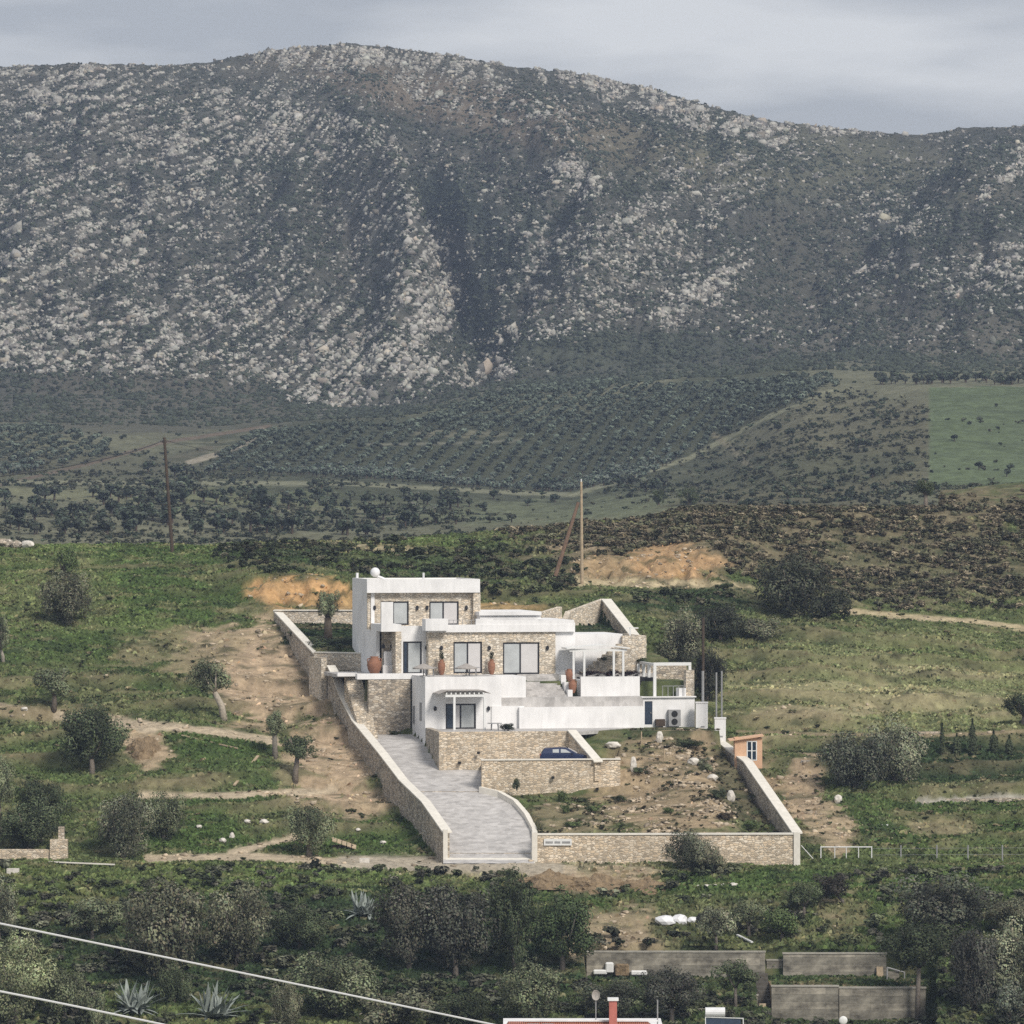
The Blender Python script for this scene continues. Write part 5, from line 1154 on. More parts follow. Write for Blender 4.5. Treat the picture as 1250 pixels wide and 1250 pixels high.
def parasol(px, label, w, ytop):
    v = 1.2; x, y = L(U(px, v), v); s = y / F; R = w / 2 * s; zt = (625 - ytop) * s
    t = thing('parasol', (x, y, ZT), label, 'parasol', 'parasols on the middle terrace')
    MB().tube([(x, y, ZT), (x, y, zt)], .035, 8).build('pole', M['wood_dark'], t)
    mb = MB(); n = 16; v_ = [(x, y, zt)] + [(x + R * cos(2 * pi * k / n), y + R * sin(2 * pi * k / n), zt - .38) for k in range(n)] + [(x + R * cos(2 * pi * k / n), y + R * sin(2 * pi * k / n), zt - .48) for k in range(n)] + [(x, y, zt - .08)]
    mb.add(v_, [(0, k + 1, (k + 1) % n + 1) for k in range(n)] + [(k + 1, n + k + 1, n + (k + 1) % n + 1, (k + 1) % n + 1) for k in range(n)] + [(2 * n + 1, n + (k + 1) % n + 1, n + k + 1) for k in range(n)])
    mb.build('canopy', M['canvas_grey'], t); MB().lathe((x, y, ZT), [(.3, 0), (.3, .08), (.06, .1)], 12).build('base', M['metal_grey'], t)
parasol(517, 'left of the two thatched grey parasols on the middle terrace', 27, 809.5)
parasol(569, 'right of the two thatched grey parasols on the middle terrace', 27, 809.5)
def tablet(px, v, zf, label, name='garden_table', h=.74, r=.6):
    x, y = L(U(px, v), v); t = thing(name, (x, y, zf), label, 'table')
    MB().lathe((x, y, zf + h - .05), [(r, 0), (r, .05)], 20).build('tabletop', M['metal_grey'], t)
    for a in range(4): MB().tube([(x + cos(a * pi / 2 + .7) * r * .7, y + sin(a * pi / 2 + .7) * r * .7, zf), (x + cos(a * pi / 2 + .7) * r * .6, y + sin(a * pi / 2 + .7) * r * .6, zf + h - .05)], .03, 6).build('leg', M['metal_grey'], t)
tablet(525, 2.2, ZT, 'small round table under the left parasol'); tablet(577, 2.2, ZT, 'small round table under the right parasol')
tablet(604, -3.2, -17.94, 'low pale table on the lower terrace beside the pergola', h=.6)
# air conditioning units
t = thing('heat_pump', (*L(U(824, .0), .0), zr0), 'grey outdoor unit with two round fans against the plant room', 'heat pump')
zz0 = Zp(886.5, U(824, 0), 0); zz1 = Zp(866.5, U(824, 0), 0)
bx(816.5, 831, 866.5, 886.5, -.1, .35).build('casing', M['metal_grey'], t)
for py in (871.5, 881):
    u = U(823.5, -.1); x, y = L(u, -.1); z = Zp(py, u, -.1); c = MB(); n = 14; v_ = []
    for r_, o_ in ((.27, -.03), (.27, .0)): v_ += [(x + r_ * cos(2 * pi * k / n) * cT - o_ * 0, y + r_ * cos(2 * pi * k / n) * sT + o_, z + r_ * sin(2 * pi * k / n)) for k in range(n)]
    c.add(v_, [tuple(range(n)), tuple(range(n, 2 * n))[::-1]] + [(k, (k + 1) % n, n + (k + 1) % n, n + k) for k in range(n)]); c.build('fan', M['dark_void'], t)
tag(bx(801, 812, 878, 886.5, -.1, .3).build('meter_box', M['wood_dark'], loc=(*L(U(806, 0), 0), zr0)), 'low dark box on the ground between the door and the grey unit', 'box')
# masonry pillars and posts
def pillar(px0, px1, py0, py1, Y, label):
    a = W(px0, py0, Y); b = W(px1, py1, Y); t = thing('masonry_pillar', ((a.x + b.x) / 2, Y, b.z), label, 'pillar')
    MB().box((a.x, Y, b.z - .6), (b.x, Y + .8, a.z - .1)).build('shaft', M['white_render'], t); MB().box((a.x - .04, Y - .04, a.z - .098), (b.x + .04, Y + .84, a.z)).build('top', M['white_render'], t)
    c = W((px0 + px1) / 2 + 1, py1 - 13, Y); MB().box((c.x - .15, Y - .03, c.z - .05), (c.x + .15, Y + .05, c.z + .06)).build('vent', M['metal_grey'], t)
pillar(849.5, 864, 857, 900, 409.6, 'taller white masonry pillar at the right end of the plant room')
pillar(872.5, 886, 876, 912, 406.5, 'shorter white masonry pillar just outside the right wall')
def post(px, py0, py1, Y, r, m, label, name='metal_post', px1=None):
    a = W(px, py0, Y); b = W(px1 or px, py1, Y); tag(MB().tube([b - Vector((0, 0, .3)), a], r, 8).build(name, M[m], loc=b), label, 'pole')
post(858, 819, 862, 410.6, .11, 'metal_grey', 'thick pale pipe rising behind the taller white pillar')
post(874.5, 821, 880, 408, .07, 'metal_grey', 'left thin grey pole behind the shorter white pillar'); post(881, 819, 880, 408, .07, 'metal_grey', 'right thin grey pole behind the shorter white pillar')
# wooden hut
hx = W(897, 937, 400); t = thing('garden_hut', (hx.x, 400, hx.z), 'small peach wooden hut with a four pane window beyond the right wall', 'hut')
a = W(897, 902, 400); b = W(930.5, 938, 400); aw = b.x - a.x
mb = MB(); wx0, wx1 = W(911.5, 0, 400).x, W(924, 0, 400).x; wz1, wz0 = W(0, 904.5, 400).z, W(0, 928.5, 400).z; zt = W(0, 901, 400).z
mb.box((a.x, 400, b.z), (wx0, 400.12, zt)); mb.box((wx1, 400, b.z), (b.x, 400.12, zt)); mb.box((wx0, 400, b.z), (wx1, 400.12, wz0)); mb.box((wx0, 400, wz1), (wx1, 400.12, zt))
mb.box((a.x, 400.12, b.z), (a.x + .12, 402.2, zt)); mb.box((b.x - .12, 400.12, b.z), (b.x, 402.2, zt)); mb.box((a.x, 402.2, b.z), (b.x, 402.32, zt)); mb.build('wall', M['hut_wood'], t)
w_ = MB(); w_.box((wx0, 400.0 - .02, wz0), (wx0 + .08, 400.06, wz1)); w_.box((wx1 - .08, 399.98, wz0), (wx1, 400.06, wz1)); w_.box((wx0 + .08, 399.98, wz1 - .08), (wx1 - .08, 400.06, wz1)); w_.box((wx0 + .08, 399.98, wz0), (wx1 - .08, 400.06, wz0 + .08))
xm = (wx0 + wx1) / 2; w_.box((xm - .05, 399.97, wz0 + .08), (xm + .05, 400.05, wz1 - .08)); zm = (wz0 + wz1) / 2; w_.box((wx0 + .08, 399.985, zm - .03), (xm - .05, 400.045, zm + .03)); w_.box((xm + .05, 399.985, zm - .03), (wx1 - .08, 400.045, zm + .03))
w_ = w_.build('window', M['metal_white'], t); MB().box((wx0 + .02, 400.065, wz0 + .02), (wx1 - .02, 400.09, wz1 - .02)).build('pane', M['glass_dark'], w_)
r0, r1 = W(890, 903.5, 399.7), W(932.5, 897.5, 399.7); mb = MB(); mb.hexa([(r0.x, 399.7, r0.z - .1), (r1.x, 399.7, r1.z - .1), (r1.x, 402.7, r1.z - .1), (r0.x, 402.7, r0.z - .1), (r0.x, 399.7, r0.z), (r1.x, 399.7, r1.z), (r1.x, 402.7, r1.z), (r0.x, 402.7, r0.z)]).build('roof', M['hut_wood'], t)
# garden boulders
def rock(px, py, w, h, label, m='boulder_pale', name='boulder', cat='boulder', Y=None, seed=0):
    b = P(px, Y) if Y else hit(px, py + h / 2, 374, 520)
    s = b.y / F; random.seed(int(px * 3 + py)); me = bpy.data.meshes.new(name)
    rg_ = np.random.default_rng(int(px + py)); n = 3; vv = IV.copy(); ff = IF
    # subdivide once
    ed = {}; v2 = [tuple(x) for x in vv]; f2 = []
    def mid(a_, b_):
        k_ = (min(a_, b_), max(a_, b_))
        if k_ not in ed: m_ = (np.array(v2[a_]) + np.array(v2[b_])) / 2; v2.append(tuple(m_ / np.linalg.norm(m_))); ed[k_] = len(v2) - 1
        return ed[k_]
    for a_, b_, c_ in ff: x, y, z = mid(a_, b_), mid(b_, c_), mid(c_, a_); f2 += [(a_, x, z), (b_, y, x), (c_, z, y), (x, y, z)]
    v2 = np.array(v2) * (1 + rg_.uniform(-.2, .18, (len(v2), 1))) * np.array((w / 2 * s, w / 2 * s * .8, h / 2 * s))
    me.from_pydata([tuple(x) for x in v2], [], [tuple(f) for f in f2]); me.materials.append(M[m])
    return tag(link(name, me, None, (b.x, b.y, b.z + h / 2 * s * .7)), label, cat)
for a in [(748, 909, 20, 9, 'flat white boulder near the top left of the walled garden'), (773, 931, 8, 22, 'upright pale standing stone in the walled garden'), (846, 929, 15, 10, 'round white boulder in the middle of the walled garden'), (870, 949, 13, 9, 'small white boulder right of the round one in the garden'), (892, 970, 10, 17, 'tall white boulder near the right garden wall'),
          (805, 899, 9, 16, 'squarish pale block under the plant room'), (700, 900, 5, 5, 'small pale stone on the terrace edge')][:6]:
    rock(*a)

post(811, 914, 932, hit(811, 932).y, .06, 'wood_pale', 'short wooden stake standing in the walled garden', 'wooden_stake')
post(783, 893, 908, hit(783, 908).y, .05, 'wood_pale', 'thin stake under the dark door of the plant room', 'wooden_stake')
post(639, 985, 1012, 380, .0, 'wood_dark', 'x', 'x') if False else None
def shrub(px, py, w, h, label, col=DARK, Y=None, lo=374, hi=520, zf=None, name='shrub'):
    b = P(px, Y) if Y else hit(px, py + h / 2, lo, hi)
    if zf is not None: b.z = zf
    s = b.y / F; k = ('sh', col)
    if k not in _cache: _cache[k] = cmesh('shrub', SML[0], col)
    o = link(name, _cache[k], None, (b.x, b.y, b.z + h / 2 * s * .7)); o.scale = (w / 2 * s, w / 2 * s, h / 2 * s); o.rotation_euler = (0, 0, px % 6.2)
    return tag(o, label, 'shrub')
shrub(620, 884, 20, 13, 'dark feathery shrub on the lower terrace left of the long white wall', zf=-17.9, Y=403, col=(.025, .03, .02))
shrub(480, 889, 12, 10, 'small dark plant at the foot of the grey retaining wall', Y=411.0)
shrub(630, 972, 10, 22, 'dark climbing plant at the foot of the lower retaining wall', Y=391, zf=-22.1)
for a in [(685, 968, 14, 22, 'slim green shrub against the lower retaining wall', MIDG), (757, 973, 18, 12, 'dark plant at the right corner of the lower retaining wall', DARK), (712, 975, 20, 8, 'flat dark plant below the drain hole', DARK), (855, 928, 26, 14, 'grey cushion plant left of the small garden boulder', BRG), (862, 935, 20, 14, 'round grey green plant beside the round garden boulder', OLIVE),
          (876, 967, 26, 20, 'dark green shrub left of the tall garden boulder', DARK), (886, 994, 24, 14, 'brown cushion plant low in the walled garden', (.05, .04, .028)), (915, 1005, 24, 20, 'weedy shrub near the bottom right of the walled garden', MIDG), (815, 988, 16, 10, 'small green plant in the centre of the bare garden', MIDG), (700, 1005, 26, 10, 'low weeds behind the white sign', MIDG),
          (780, 940, 20, 10, 'small dark clump beside the standing stone', DARK), (840, 905, 40, 14, 'dark ground plant under the heat pump', DARK), (725, 985, 22, 12, 'green weeds below the retaining wall', MIDG), (690, 985, 14, 16, 'thin green plant left of the weeds', MIDG)]:
    shrub(*a[:5], col=a[5])
bedc = [(722, 822, 30, 9), (748, 822, 22, 12), (770, 822, 26, 10), (738, 804, 9, 7), (785, 806, 16, 10)]
for i, (px, py, w, h) in enumerate(bedc):
    lab = ['dark red flowering bush at the left of the planted bed', 'tallest dark bush in the middle of the planted bed', 'dark bush at the right of the planted bed', 'small round plant on the stone stair wall', 'green plant climbing on the right stone wall'][i]
    v__ = 4.4 if i < 3 else 6.3; x, y = L(U(px, v__), v__); k = ('sh', (.03, .018, .02) if i < 3 else DARK)
    if k not in _cache: _cache[k] = cmesh('shrub', SML[1], k[1])
    o = link('shrub', _cache[k], None, (x, y, (625 - py) / F * y)); o.scale = (w / 30, w / 40, h / 28); tag(o, lab, 'shrub')
shrub(402, 755, 60, 20, 'dark hedge around the foot of the pruned olive', DARK, Y=428)
shrub(362, 765, 24, 12, 'dark shrub by the upper left wall of the raised garden', DARK, Y=434)

# ------------------------------------------------------------------ blue car
def car(px, Y, zf):
    x0, y0 = XY(px, Y); t = thing('parked_car', (x0, y0, zf), 'dark blue hatchback parked behind the lower retaining wall', 'car')
    def S(x, y, z): return (x0 + x, y0 + y, zf + z)
    w = .86
    low_ = [(-1.95, .35), (-1.98, .75), (-1.9, .98), (1.05, .98), (1.75, .86), (2.02, .7), (2.05, .35), (1.7, .28), (-1.7, .28)]
    mb = MB(); n = len(low_); v = [S(x, -w, z) for x, z in low_] + [S(x, w, z) for x, z in low_]
    mb.add(v, [tuple(range(n)), tuple(range(n, 2 * n))[::-1]] + [(i, i + n, (i + 1) % n + n, (i + 1) % n) for i in range(n)])
    mb.build('body', M['car_paint'], t, bevel=.05)
    cab = [(-1.88, .98), (-1.6, 1.42), (-.3, 1.5), (.25, 1.42), (1.05, .98)]; wi = [.84, .66, .64, .64, .82]
    v = [S(x, -q, z) for (x, z), q in zip(cab, wi)] + [S(x, q, z) for (x, z), q in zip(cab, wi)]; m_ = len(cab)
    MB().add(v, [tuple(range(m_)), tuple(range(m_, 2 * m_))[::-1]] + [(i, i + m_, (i + 1) % m_ + m_, (i + 1) % m_) for i in range(m_)]).build('cabin', M['car_paint'], t, bevel=.02)
    for a_, b_, c_, d_ in (((-.95, 1.08), (-.45, 1.08), (-.45, 1.36), (-.95, 1.34)), ((-.3, 1.08), (.5, 1.08), (.1, 1.33), (-.3, 1.37))):
        for sg_ in (-1, 1):
            f = lambda q: S(q[0], sg_ * (.84 - (q[1] - .98) * .42 + .012), q[1])
            MB().prism([f(a_), f(b_), f(c_), f(d_)], (0, sg_ * .015, 0)).build('side_window', M['curtain_sheen_glass'] if sg_ < 0 else M['glass_dark'], t)
    MB().prism([S(.30, -.58, 1.41), S(.30, .58, 1.41), S(1.0, .74, 1.03), S(1.0, -.74, 1.03)], (.03, 0, .03)).build('windscreen', M['curtain_sheen_white'], t)  # whitish reflection put into the glass colour
    MB().prism([S(-1.87, -.7, 1.03), S(-1.87, .7, 1.03), S(-1.63, .58, 1.38), S(-1.63, -.58, 1.38)], (-.03, 0, .02)).build('rear_window', M['glass_dark'], t)
    for x in (-1.25, 1.3):
        for sg_ in (-1, 1):
            k = MB(); n = 18; v = [S(x + .31 * cos(2 * pi * i / n), sg_ * .87, .31 + .31 * sin(2 * pi * i / n)) for i in range(n)] + [S(x + .31 * cos(2 * pi * i / n), sg_ * .68, .31 + .31 * sin(2 * pi * i / n)) for i in range(n)]
            o = k.add(v, [tuple(range(n)), tuple(range(n, 2 * n))[::-1]] + [(i, (i + 1) % n, n + (i + 1) % n, n + i) for i in range(n)]).build('wheel', M['tyre_black'], t)
            k = MB(); v = [S(x + .18 * cos(2 * pi * i / n), sg_ * .885, .31 + .18 * sin(2 * pi * i / n)) for i in range(n)] + [S(x + .18 * cos(2 * pi * i / n), sg_ * .86, .31 + .18 * sin(2 * pi * i / n)) for i in range(n)]
            k.add(v, [tuple(range(n)), tuple(range(n, 2 * n))[::-1]] + [(i, (i + 1) % n, n + (i + 1) % n, n + i) for i in range(n)]).build('rim', M['metal_grey'], o)
    for sg_ in (-1, 1):
        MB().box(S(1.84, sg_ * .62 - .16, .62), S(2.04, sg_ * .62 + .16, .76)).build('headlight', M['white_plastic'], t)
        MB().box(S(-1.99, sg_ * .66 - .12, .78), S(-1.9, sg_ * .66 + .12, .95)).build('tail_light', M['red_plaster'], t)
        MB().box(S(.58, sg_ * .93 - .08, 1.0), S(.72, sg_ * .93 + .08, 1.12)).build('mirror', M['car_paint'], t)
car(689, 395.6, -20.41)

# ------------------------------------------------------------------ utility poles and cables
a = W(709.5, 588, 459); b = P(710.5, 459); b.z = (625 - 708) / F * 459
t = thing('utility_pole', b, 'tall pale wooden pole with a leaning brace on the track behind the villa', 'pole')
MB().tube([b - Vector((0, 0, .6)), a], [.17, .11], 10).build('pole', M['wood_pale'], t)
MB().tube([W(678, 703, 459), W(706, 613, 459)], [.2, .15], 8).build('brace', M['wood_brown'], t)
MB().tube([a - Vector((0, 0, .3)), a + Vector((0, 0, .25))], .06, 6).build('insulator', M['metal_white'], t)
a = W(200.5, 534, 478); b = W(211, 674, 478)
t = thing('utility_pole', b, 'dark wooden pole standing on the left crest', 'pole'); MB().tube([b - Vector((0, 0, .8)), a], [.19, .13], 10).build('pole', M['wood_dark'], t); MB().box((a.x - .25, a.y - .06, a.z - .5), (a.x + .25, a.y + .06, a.z - .38)).build('crossarm', M['wood_dark'], t)
post(858.5, 754, 880, 420, .12, 'wood_dark', 'dark wooden pole in front of the shrubs at the right end of the villa', 'utility_pole', px1=858)
post(562 / 4.807 + 600, 0, 0, 1, 1, 'wood_dark', 'x', 'x') if False else None
def cable(pts, r, m, label, sag=0):
    o = MB().tube([W(*p) for p in pts], r, 6, cap=True).build('cable', M[m], loc=W(*pts[0])); tag(o, label, 'cable')
def bez(P0, P1, P2, n=24):
    out = []
    for k in range(n + 1):
        t_ = k / n; out.append(tuple((1 - t_) ** 2 * a + 2 * t_ * (1 - t_) * b + t_ ** 2 * c for a, b, c in zip(P0, P1, P2)))
    return out
cable(bez((-120, 1103, 96), (250, 1178, 100), (860, 1304, 104)), .021, 'cable_pale', 'upper pale overhead cable crossing the lower left corner')
cable(bez((-120, 1188, 90), (120, 1230, 92), (520, 1322, 95)), .021, 'cable_pale', 'lower pale overhead cable crossing the lower left corner')
cable(bez((200.5, 537, 478), (110, 578, 440), (-160, 596, 400)), .045, 'cable_dark', 'sagging dark cable running left from the pole on the crest')
cable(bez((200.5, 537, 478), (260, 556, 520), (420, 566, 640)), .03, 'cable_dark', 'thin dark cable running right from the pole on the crest')

# ------------------------------------------------------------------ hillside bits
def plank(px0, py0, px1, py1, w, label, m='wood_pale', name='plank', Y=None):
    a = hit(px0, py0); b = hit(px1, py1); a.z += .12; b.z += .12
    d = (b - a).normalized(); s_ = d.cross(Vector((0, 0, 1))).normalized() * w / 2; up = Vector((0, 0, .09))
    mb = MB().hexa([a - s_, b - s_, b + s_, a + s_, a - s_ + up, b - s_ + up, b + s_ + up, a + s_ + up]); tag(mb.build(name, M[m], loc=a), label, 'plank')
plank(286, 961, 315, 926, .22, 'pale plank lying diagonally on the grass left of the olive trees')
plank(222, 900, 290, 917, .14, 'long thin weathered pole lying on the green slope', 'wood_pale', 'log')
plank(900, 1145, 918, 1153, .2, 'white plank lying in the grass above the left concrete wall', 'metal_white')
plank(140, 1058, 60, 1056, .2, 'pale slab edge lying in the grass below the short stone wall', 'cap_stone', 'stone_slab')
bb_ = hit(420, 1036); t = thing('wooden_pallet', bb_, 'broken wooden pallet leaning on a stone near the track', 'pallet')
for k in range(5):
    o_ = Vector((-.9 + k * .38, 0, .55 - k * .13)); q = bb_ + o_; MB().hexa([q + Vector(v_) for v_ in ((0, -.5, 0), (.32, -.5, -.1), (.32, .4, .12), (0, .4, .22), (0, -.5, .06), (.32, -.5, -.04), (.32, .4, .18), (0, .4, .28))]).build('slat', M['wood_pale'], t)
MB().box((bb_.x - .9, bb_.y - .1, bb_.z - .1), (bb_.x + .7, bb_.y + .1, bb_.z + .25)).build('bearer', M['wood_dark'], t)
# short stone wall at the left edge
t = thing('stone_wall', (*XY(30, 377), -27), 'short tan stone wall with a pillar at the left edge above the track', 'wall')
quadwall(MB(), XY(-120, 376.4), XY(62, 376.4), .5, -27.8, W(0, 1037, 376.4).z).build('wall_face', M['stone_wall'], t)
a = W(61, 1025, 376.2); b = W(82, 1052, 376.2); MB().box((a.x, 376.2, b.z - .7), (b.x, 377, a.z)).build('pillar', M['stone_wall'], t)
a = W(71, 1000, 376.9); MB().box((a.x, 377.02, b.z), (a.x + .45, 377.5, a.z - .6)).build('post', M['stone_grey'], t)
# white slabs on the track edge
for px, py, w, lab in ((445, 1053, 12, 'white kerb block on the track left of the driveway'), (16, 1066, 15, 'white slab on the grass below the short stone wall')):
    p = hit(px, py); hw = w / 2 * p.y / F; tag(MB().box((p.x - hw, p.y - .3, p.z - .1), (p.x + hw, p.y + .3, p.z + .32)).build('stone_slab', M['boulder_pale'], loc=p), lab, 'slab')
for a in [(272, 1025, 9, 6, 'pale angular stone on the grass above the track'), (283, 1020, 7, 9, 'upright pale stone right of the angular one'), (302, 1002, 8, 5, 'flat stone on the low ledge above the grass'), (322, 1003, 12, 6, 'wide flat stone on the low ledge'), (437, 1015, 7, 4, 'white pebble near the broken pallet'), (468, 1028, 8, 5, 'pale stone in the grass left of the boundary wall'), (30, 866, 9, 5, 'small pale stone beside the left footpath'),
          (243, 1010, 8, 5, 'stone at the foot of the silvery olive'), (1078, 925, 10, 5, 'white stone in the right garden'), (1023, 975, 10, 12, 'upright pale stone by the earth steps'), (34, 664, 16, 10, 'pale orange rock on the left crest')]:
    rock(*a)
# stone heap on left crest
for i, (px, py, w, h) in enumerate([(6, 662, 22, 12), (20, 664, 16, 10), (-8, 660, 20, 14)]): rock(px, py, w, h, ['brown boulder in the heap on the left crest', 'smaller brown boulder at the right of the crest heap', 'brown boulder cut by the left edge of the picture'][i], m='stone_grey')
# earth mounds below the front wall
def mound(px, py, w, h, Y, label):
    s = Y / F; n = 40; m_ = 14; c = W(px, py + h / 2, Y); v = []; f = []; rg_ = random.Random(px)
    for j in range(m_ + 1):
        r = 1 - j / m_; z = 1 - r ** 2.1
        for k in range(n):
            a_ = 2 * pi * k / n; q = 1 + .16 * sin(a_ * 3 + px) + rg_.uniform(-.09, .09); xx, yy = cos(a_) * w / 2 * s * r * q, sin(a_) * 1.9 * r * q
            lump = float(fbm(np.array(xx * 1.3 + px), np.array(yy * 1.3), 3)) - .5
            v.append((c.x + xx, c.y + yy, c.z - .5 + (h * s + .5) * z * (1 + lump * .5) + lump * .3 + rg_.uniform(-.05, .05)))
    for j in range(m_):
        for k in range(n): f.append((j * n + k, j * n + (k + 1) % n, (j + 1) * n + (k + 1) % n, (j + 1) * n + k))
    me = bpy.data.meshes.new('earth_mound'); me.from_pydata([(x - c.x, y - c.y, z - c.z) for x, y, z in v], [], f); me.materials.append(M['earth']); tag(link('earth_mound', me, None, c), label, 'mound')
mat('earth', (.24, .175, .105), var=.35, scale=2.2, bump=.3)
for a in [(672, 1070, 96, 13, 368.6, 'left of the three brown earth mounds at the driveway entrance'), (728, 1076, 104, 15, 368, 'middle and widest of the three brown earth mounds'), (790, 1079, 84, 11, 367.5, 'right of the three brown earth mounds')]: mound(*a)
mound(176, 914, 60, 26, 405.5, 'heap of bare tan earth beside the dark olive on the left slope')
# white bags and rubbish
for a in [(812, 1123, 26, 14, 'left white bag of the bundle on the bare bank'), (830, 1121, 20, 16, 'middle white bag of the bundle on the bare bank'), (845, 1122, 14, 9, 'small right white bag of the bundle on the bare bank')]:
    rock(*a, m='white_plastic', name='plastic_bag', cat='bag', Y=358)
rock(859, 1124, 22, 18, 'black bag right of the white bags', m='tyre_black', name='plastic_bag', cat='bag', Y=358)
for i, (px, py) in enumerate([(852, 1079), (862, 1083), (872, 1085), (883, 1086), (896, 1089), (867, 1080)]): rock(px, py, 9 + i % 3, 6, ['first yellowish block of the row below the olive in front of the wall', 'second yellowish block of the row', 'third yellowish block in the middle of the row', 'fourth yellowish block of the row', 'last yellowish block at the right end of the row', 'yellowish block lying on top of the row'][i], Y=366.5)
for i, (px, py, w, h) in enumerate([(1016, 1080, 9, 16), (1026, 1090, 12, 8), (1006, 1086, 8, 6)]): rock(px, py, w, h, ['upright white rubble stone below the gate', 'white rubble stone at the top of the bare gully', 'grey rubble stone left of the white one'][i], Y=366)

# metal gate and fence at right
Yg = 378.6; gz = lambda py: (625 - py) / F * Yg; gx = lambda px: (px - 625) / F * Yg
t = thing('metal_gate', (gx(1030), Yg, gz(1060)), 'white tubular metal gate with five bays right of the front wall', 'gate')
fr = MB()
for a_, b_ in (((1002, 1034), (1064, 1034)), ((1002, 1058), (1064, 1058)), ((1002, 1061), (1002, 1033)), ((1064, 1061), (1064, 1033))): fr.tube([(gx(a_[0]), Yg, gz(a_[1])), (gx(b_[0]), Yg, gz(b_[1]))], .045, 6)
fr.build('frame', M['metal_white'], t)
for px in (1019, 1033, 1048): MB().tube([(gx(px), Yg, gz(1058)), (gx(px), Yg, gz(1034))], .035, 6).build('bar', M['metal_white'], t)
MB().tube([(gx(978), Yg, gz(1032)), (gx(994), Yg, gz(1050))], .035, 6).build('brace', M['metal_white'], t)
t = thing('wire_fence', (gx(1160), Yg + .3, gz(1058)), 'thin wire fence on grey posts along the right lower terrace', 'fence')
for px in (1100, 1144, 1182, 1224, 1262): MB().tube([(gx(px), Yg + .3, gz(1064)), (gx(px), Yg + .3, gz(1032))], .055, 6).build('post', M['metal_grey'], t)
wr = MB()
for py in (1036, 1044, 1052): wr.tube([(gx(1064), Yg + .3, gz(py)), (gx(1300), Yg + .3, gz(py - 1))], .012, 4)
wr.build('wire', M['metal_grey'], t)
# earth steps / small gate on the right
t = thing('garden_gate', P(985, 405), 'grey metal gate and rail above the bare earth steps', 'gate'); b_ = P(985, 405); 
b_.z += .4
fr = MB(); G = lambda px, py: W(px, py, 405)
for a2, b2 in (((962, 934), (1006, 934)), ((978, 929), (992, 929)), ((962, 940), (962, 932)), ((978, 942), (978, 929)), ((992, 942), (992, 929)), ((1006, 942), (1006, 932))): fr.tube([G(*a2), G(*b2)], .04, 6)
fr.build('rail', M['metal_grey'], t)
st_ = MB().box((G(960, 0).x, 404.6, G(0, 960).z), (G(1006, 0).x, 405.2, G(0, 941).z)).build('step_wall', M['earth'], t); MB().box((G(958, 0).x, 404.55, G(0, 941).z), (G(1008, 0).x, 405.3, G(0, 939).z)).build('coping', M['board_concrete'], t)
t = thing('garden_bench', W(1075, 1018, 388), 'white slatted bench in the right garden below the olive clump', 'bench'); G2 = lambda px, py: W(px, py, 388)
for py in (1007, 1015): a_, b_ = G2(1058, py), G2(1084, py); MB().box((a_.x, 387.9, a_.z - .05), (b_.x, 388.3 + (1015 - py) * .02, a_.z + .05)).build('seat' if py > 1010 else 'backrest', M['metal_white'], t)
for px in (1060, 1082): MB().box((G2(px, 0).x - .05, 388, G2(0, 1021).z), (G2(px, 0).x + .05, 388.25, G2(0, 1015).z - .05)).build('leg', M['metal_white'], t)
# low terrace walls of the right garden
for i, (a_, b_, py, Y, h) in enumerate([(1112, 1250, 977, 397.0, 5), (1100, 1250, 895, 413.5, 3)]):
    pa, pb = W(a_, py, Y), W(b_ + 30, py - 2, Y); tag(quadwall(MB(), (pa.x, Y), (pb.x, Y), .4, (pa.z - h / 14 - .5, pb.z - h / 14 - .5), (pa.z + .1, pb.z + .1)).build('terrace_wall', M['stone_grey'], loc=pa), ['low dry stone wall across the right garden terraces', 'low stone edge under the right meadow'][i], 'wall')

# ------------------------------------------------------------------ concrete terraces bottom right
BC = M['board_concrete']
def cwall(px0, px1, py0, py1, Y, th, label, name='concrete_wall', cap=True):
    a = W(px0, py0, Y); b = W(px1, py1, Y); t = thing(name, ((a.x + b.x) / 2, Y, b.z), label, 'wall')
    MB().box((a.x, Y, b.z - .8), (b.x, Y + th, a.z - .1)).build('wall_face', BC, t)
    MB().box((a.x - .05, Y - .05, a.z - .098), (b.x + .05, Y + th + .05, a.z)).build('wall_cap', M['cap_dull'], t)
    return t
mat('cap_dull', (.36, .34, .29), var=.25, scale=2)
cwall(716, 934, 1161, 1196, 351.7, .4, 'long grey board marked concrete wall at the left of the ruin')
cwall(956, 1082, 1163, 1204, 351.7, .4, 'upper right board marked concrete wall of the ruin')
cwall(942, 1023.5, 1203, 1250, 344.6, .4, 'lower concrete wall with vertical streaks right of the stairs')
cwall(1024.5, 1130, 1205, 1252, 344.75, .4, 'lower right dark concrete wall of the ruin')
cwall(936, 955, 1171, 1197, 352.2, .4, 'narrow recessed concrete wall between the two upper walls')
cwall(1131, 1142.5, 1212, 1246, 346.5, .4, 'small concrete stub at the right end of the lower wall')
cwall(1143.5, 1210, 1238, 1262, 344, .4, 'low concrete footing at the bottom right')
cwall(885, 925, 1214, 1250, 345.8, .3, 'low rough wall left of the concrete stairs')
a0, a1 = W(926, 1250, 345).x, W(941.5, 1250, 345).x
st_ = MB()
for k in range(14): st_.box((a0, 342.5 + k * .55, -38), (a1, 342.5 + (k + 1) * .55 - .001, -36.1 + k * .25))
tag(st_.build('concrete_stairs', mat('dark_concrete', (.10, .09, .075), var=.3), loc=(a0, 343, -36)), 'narrow dark flight of concrete stairs between the lower walls', 'stairs')
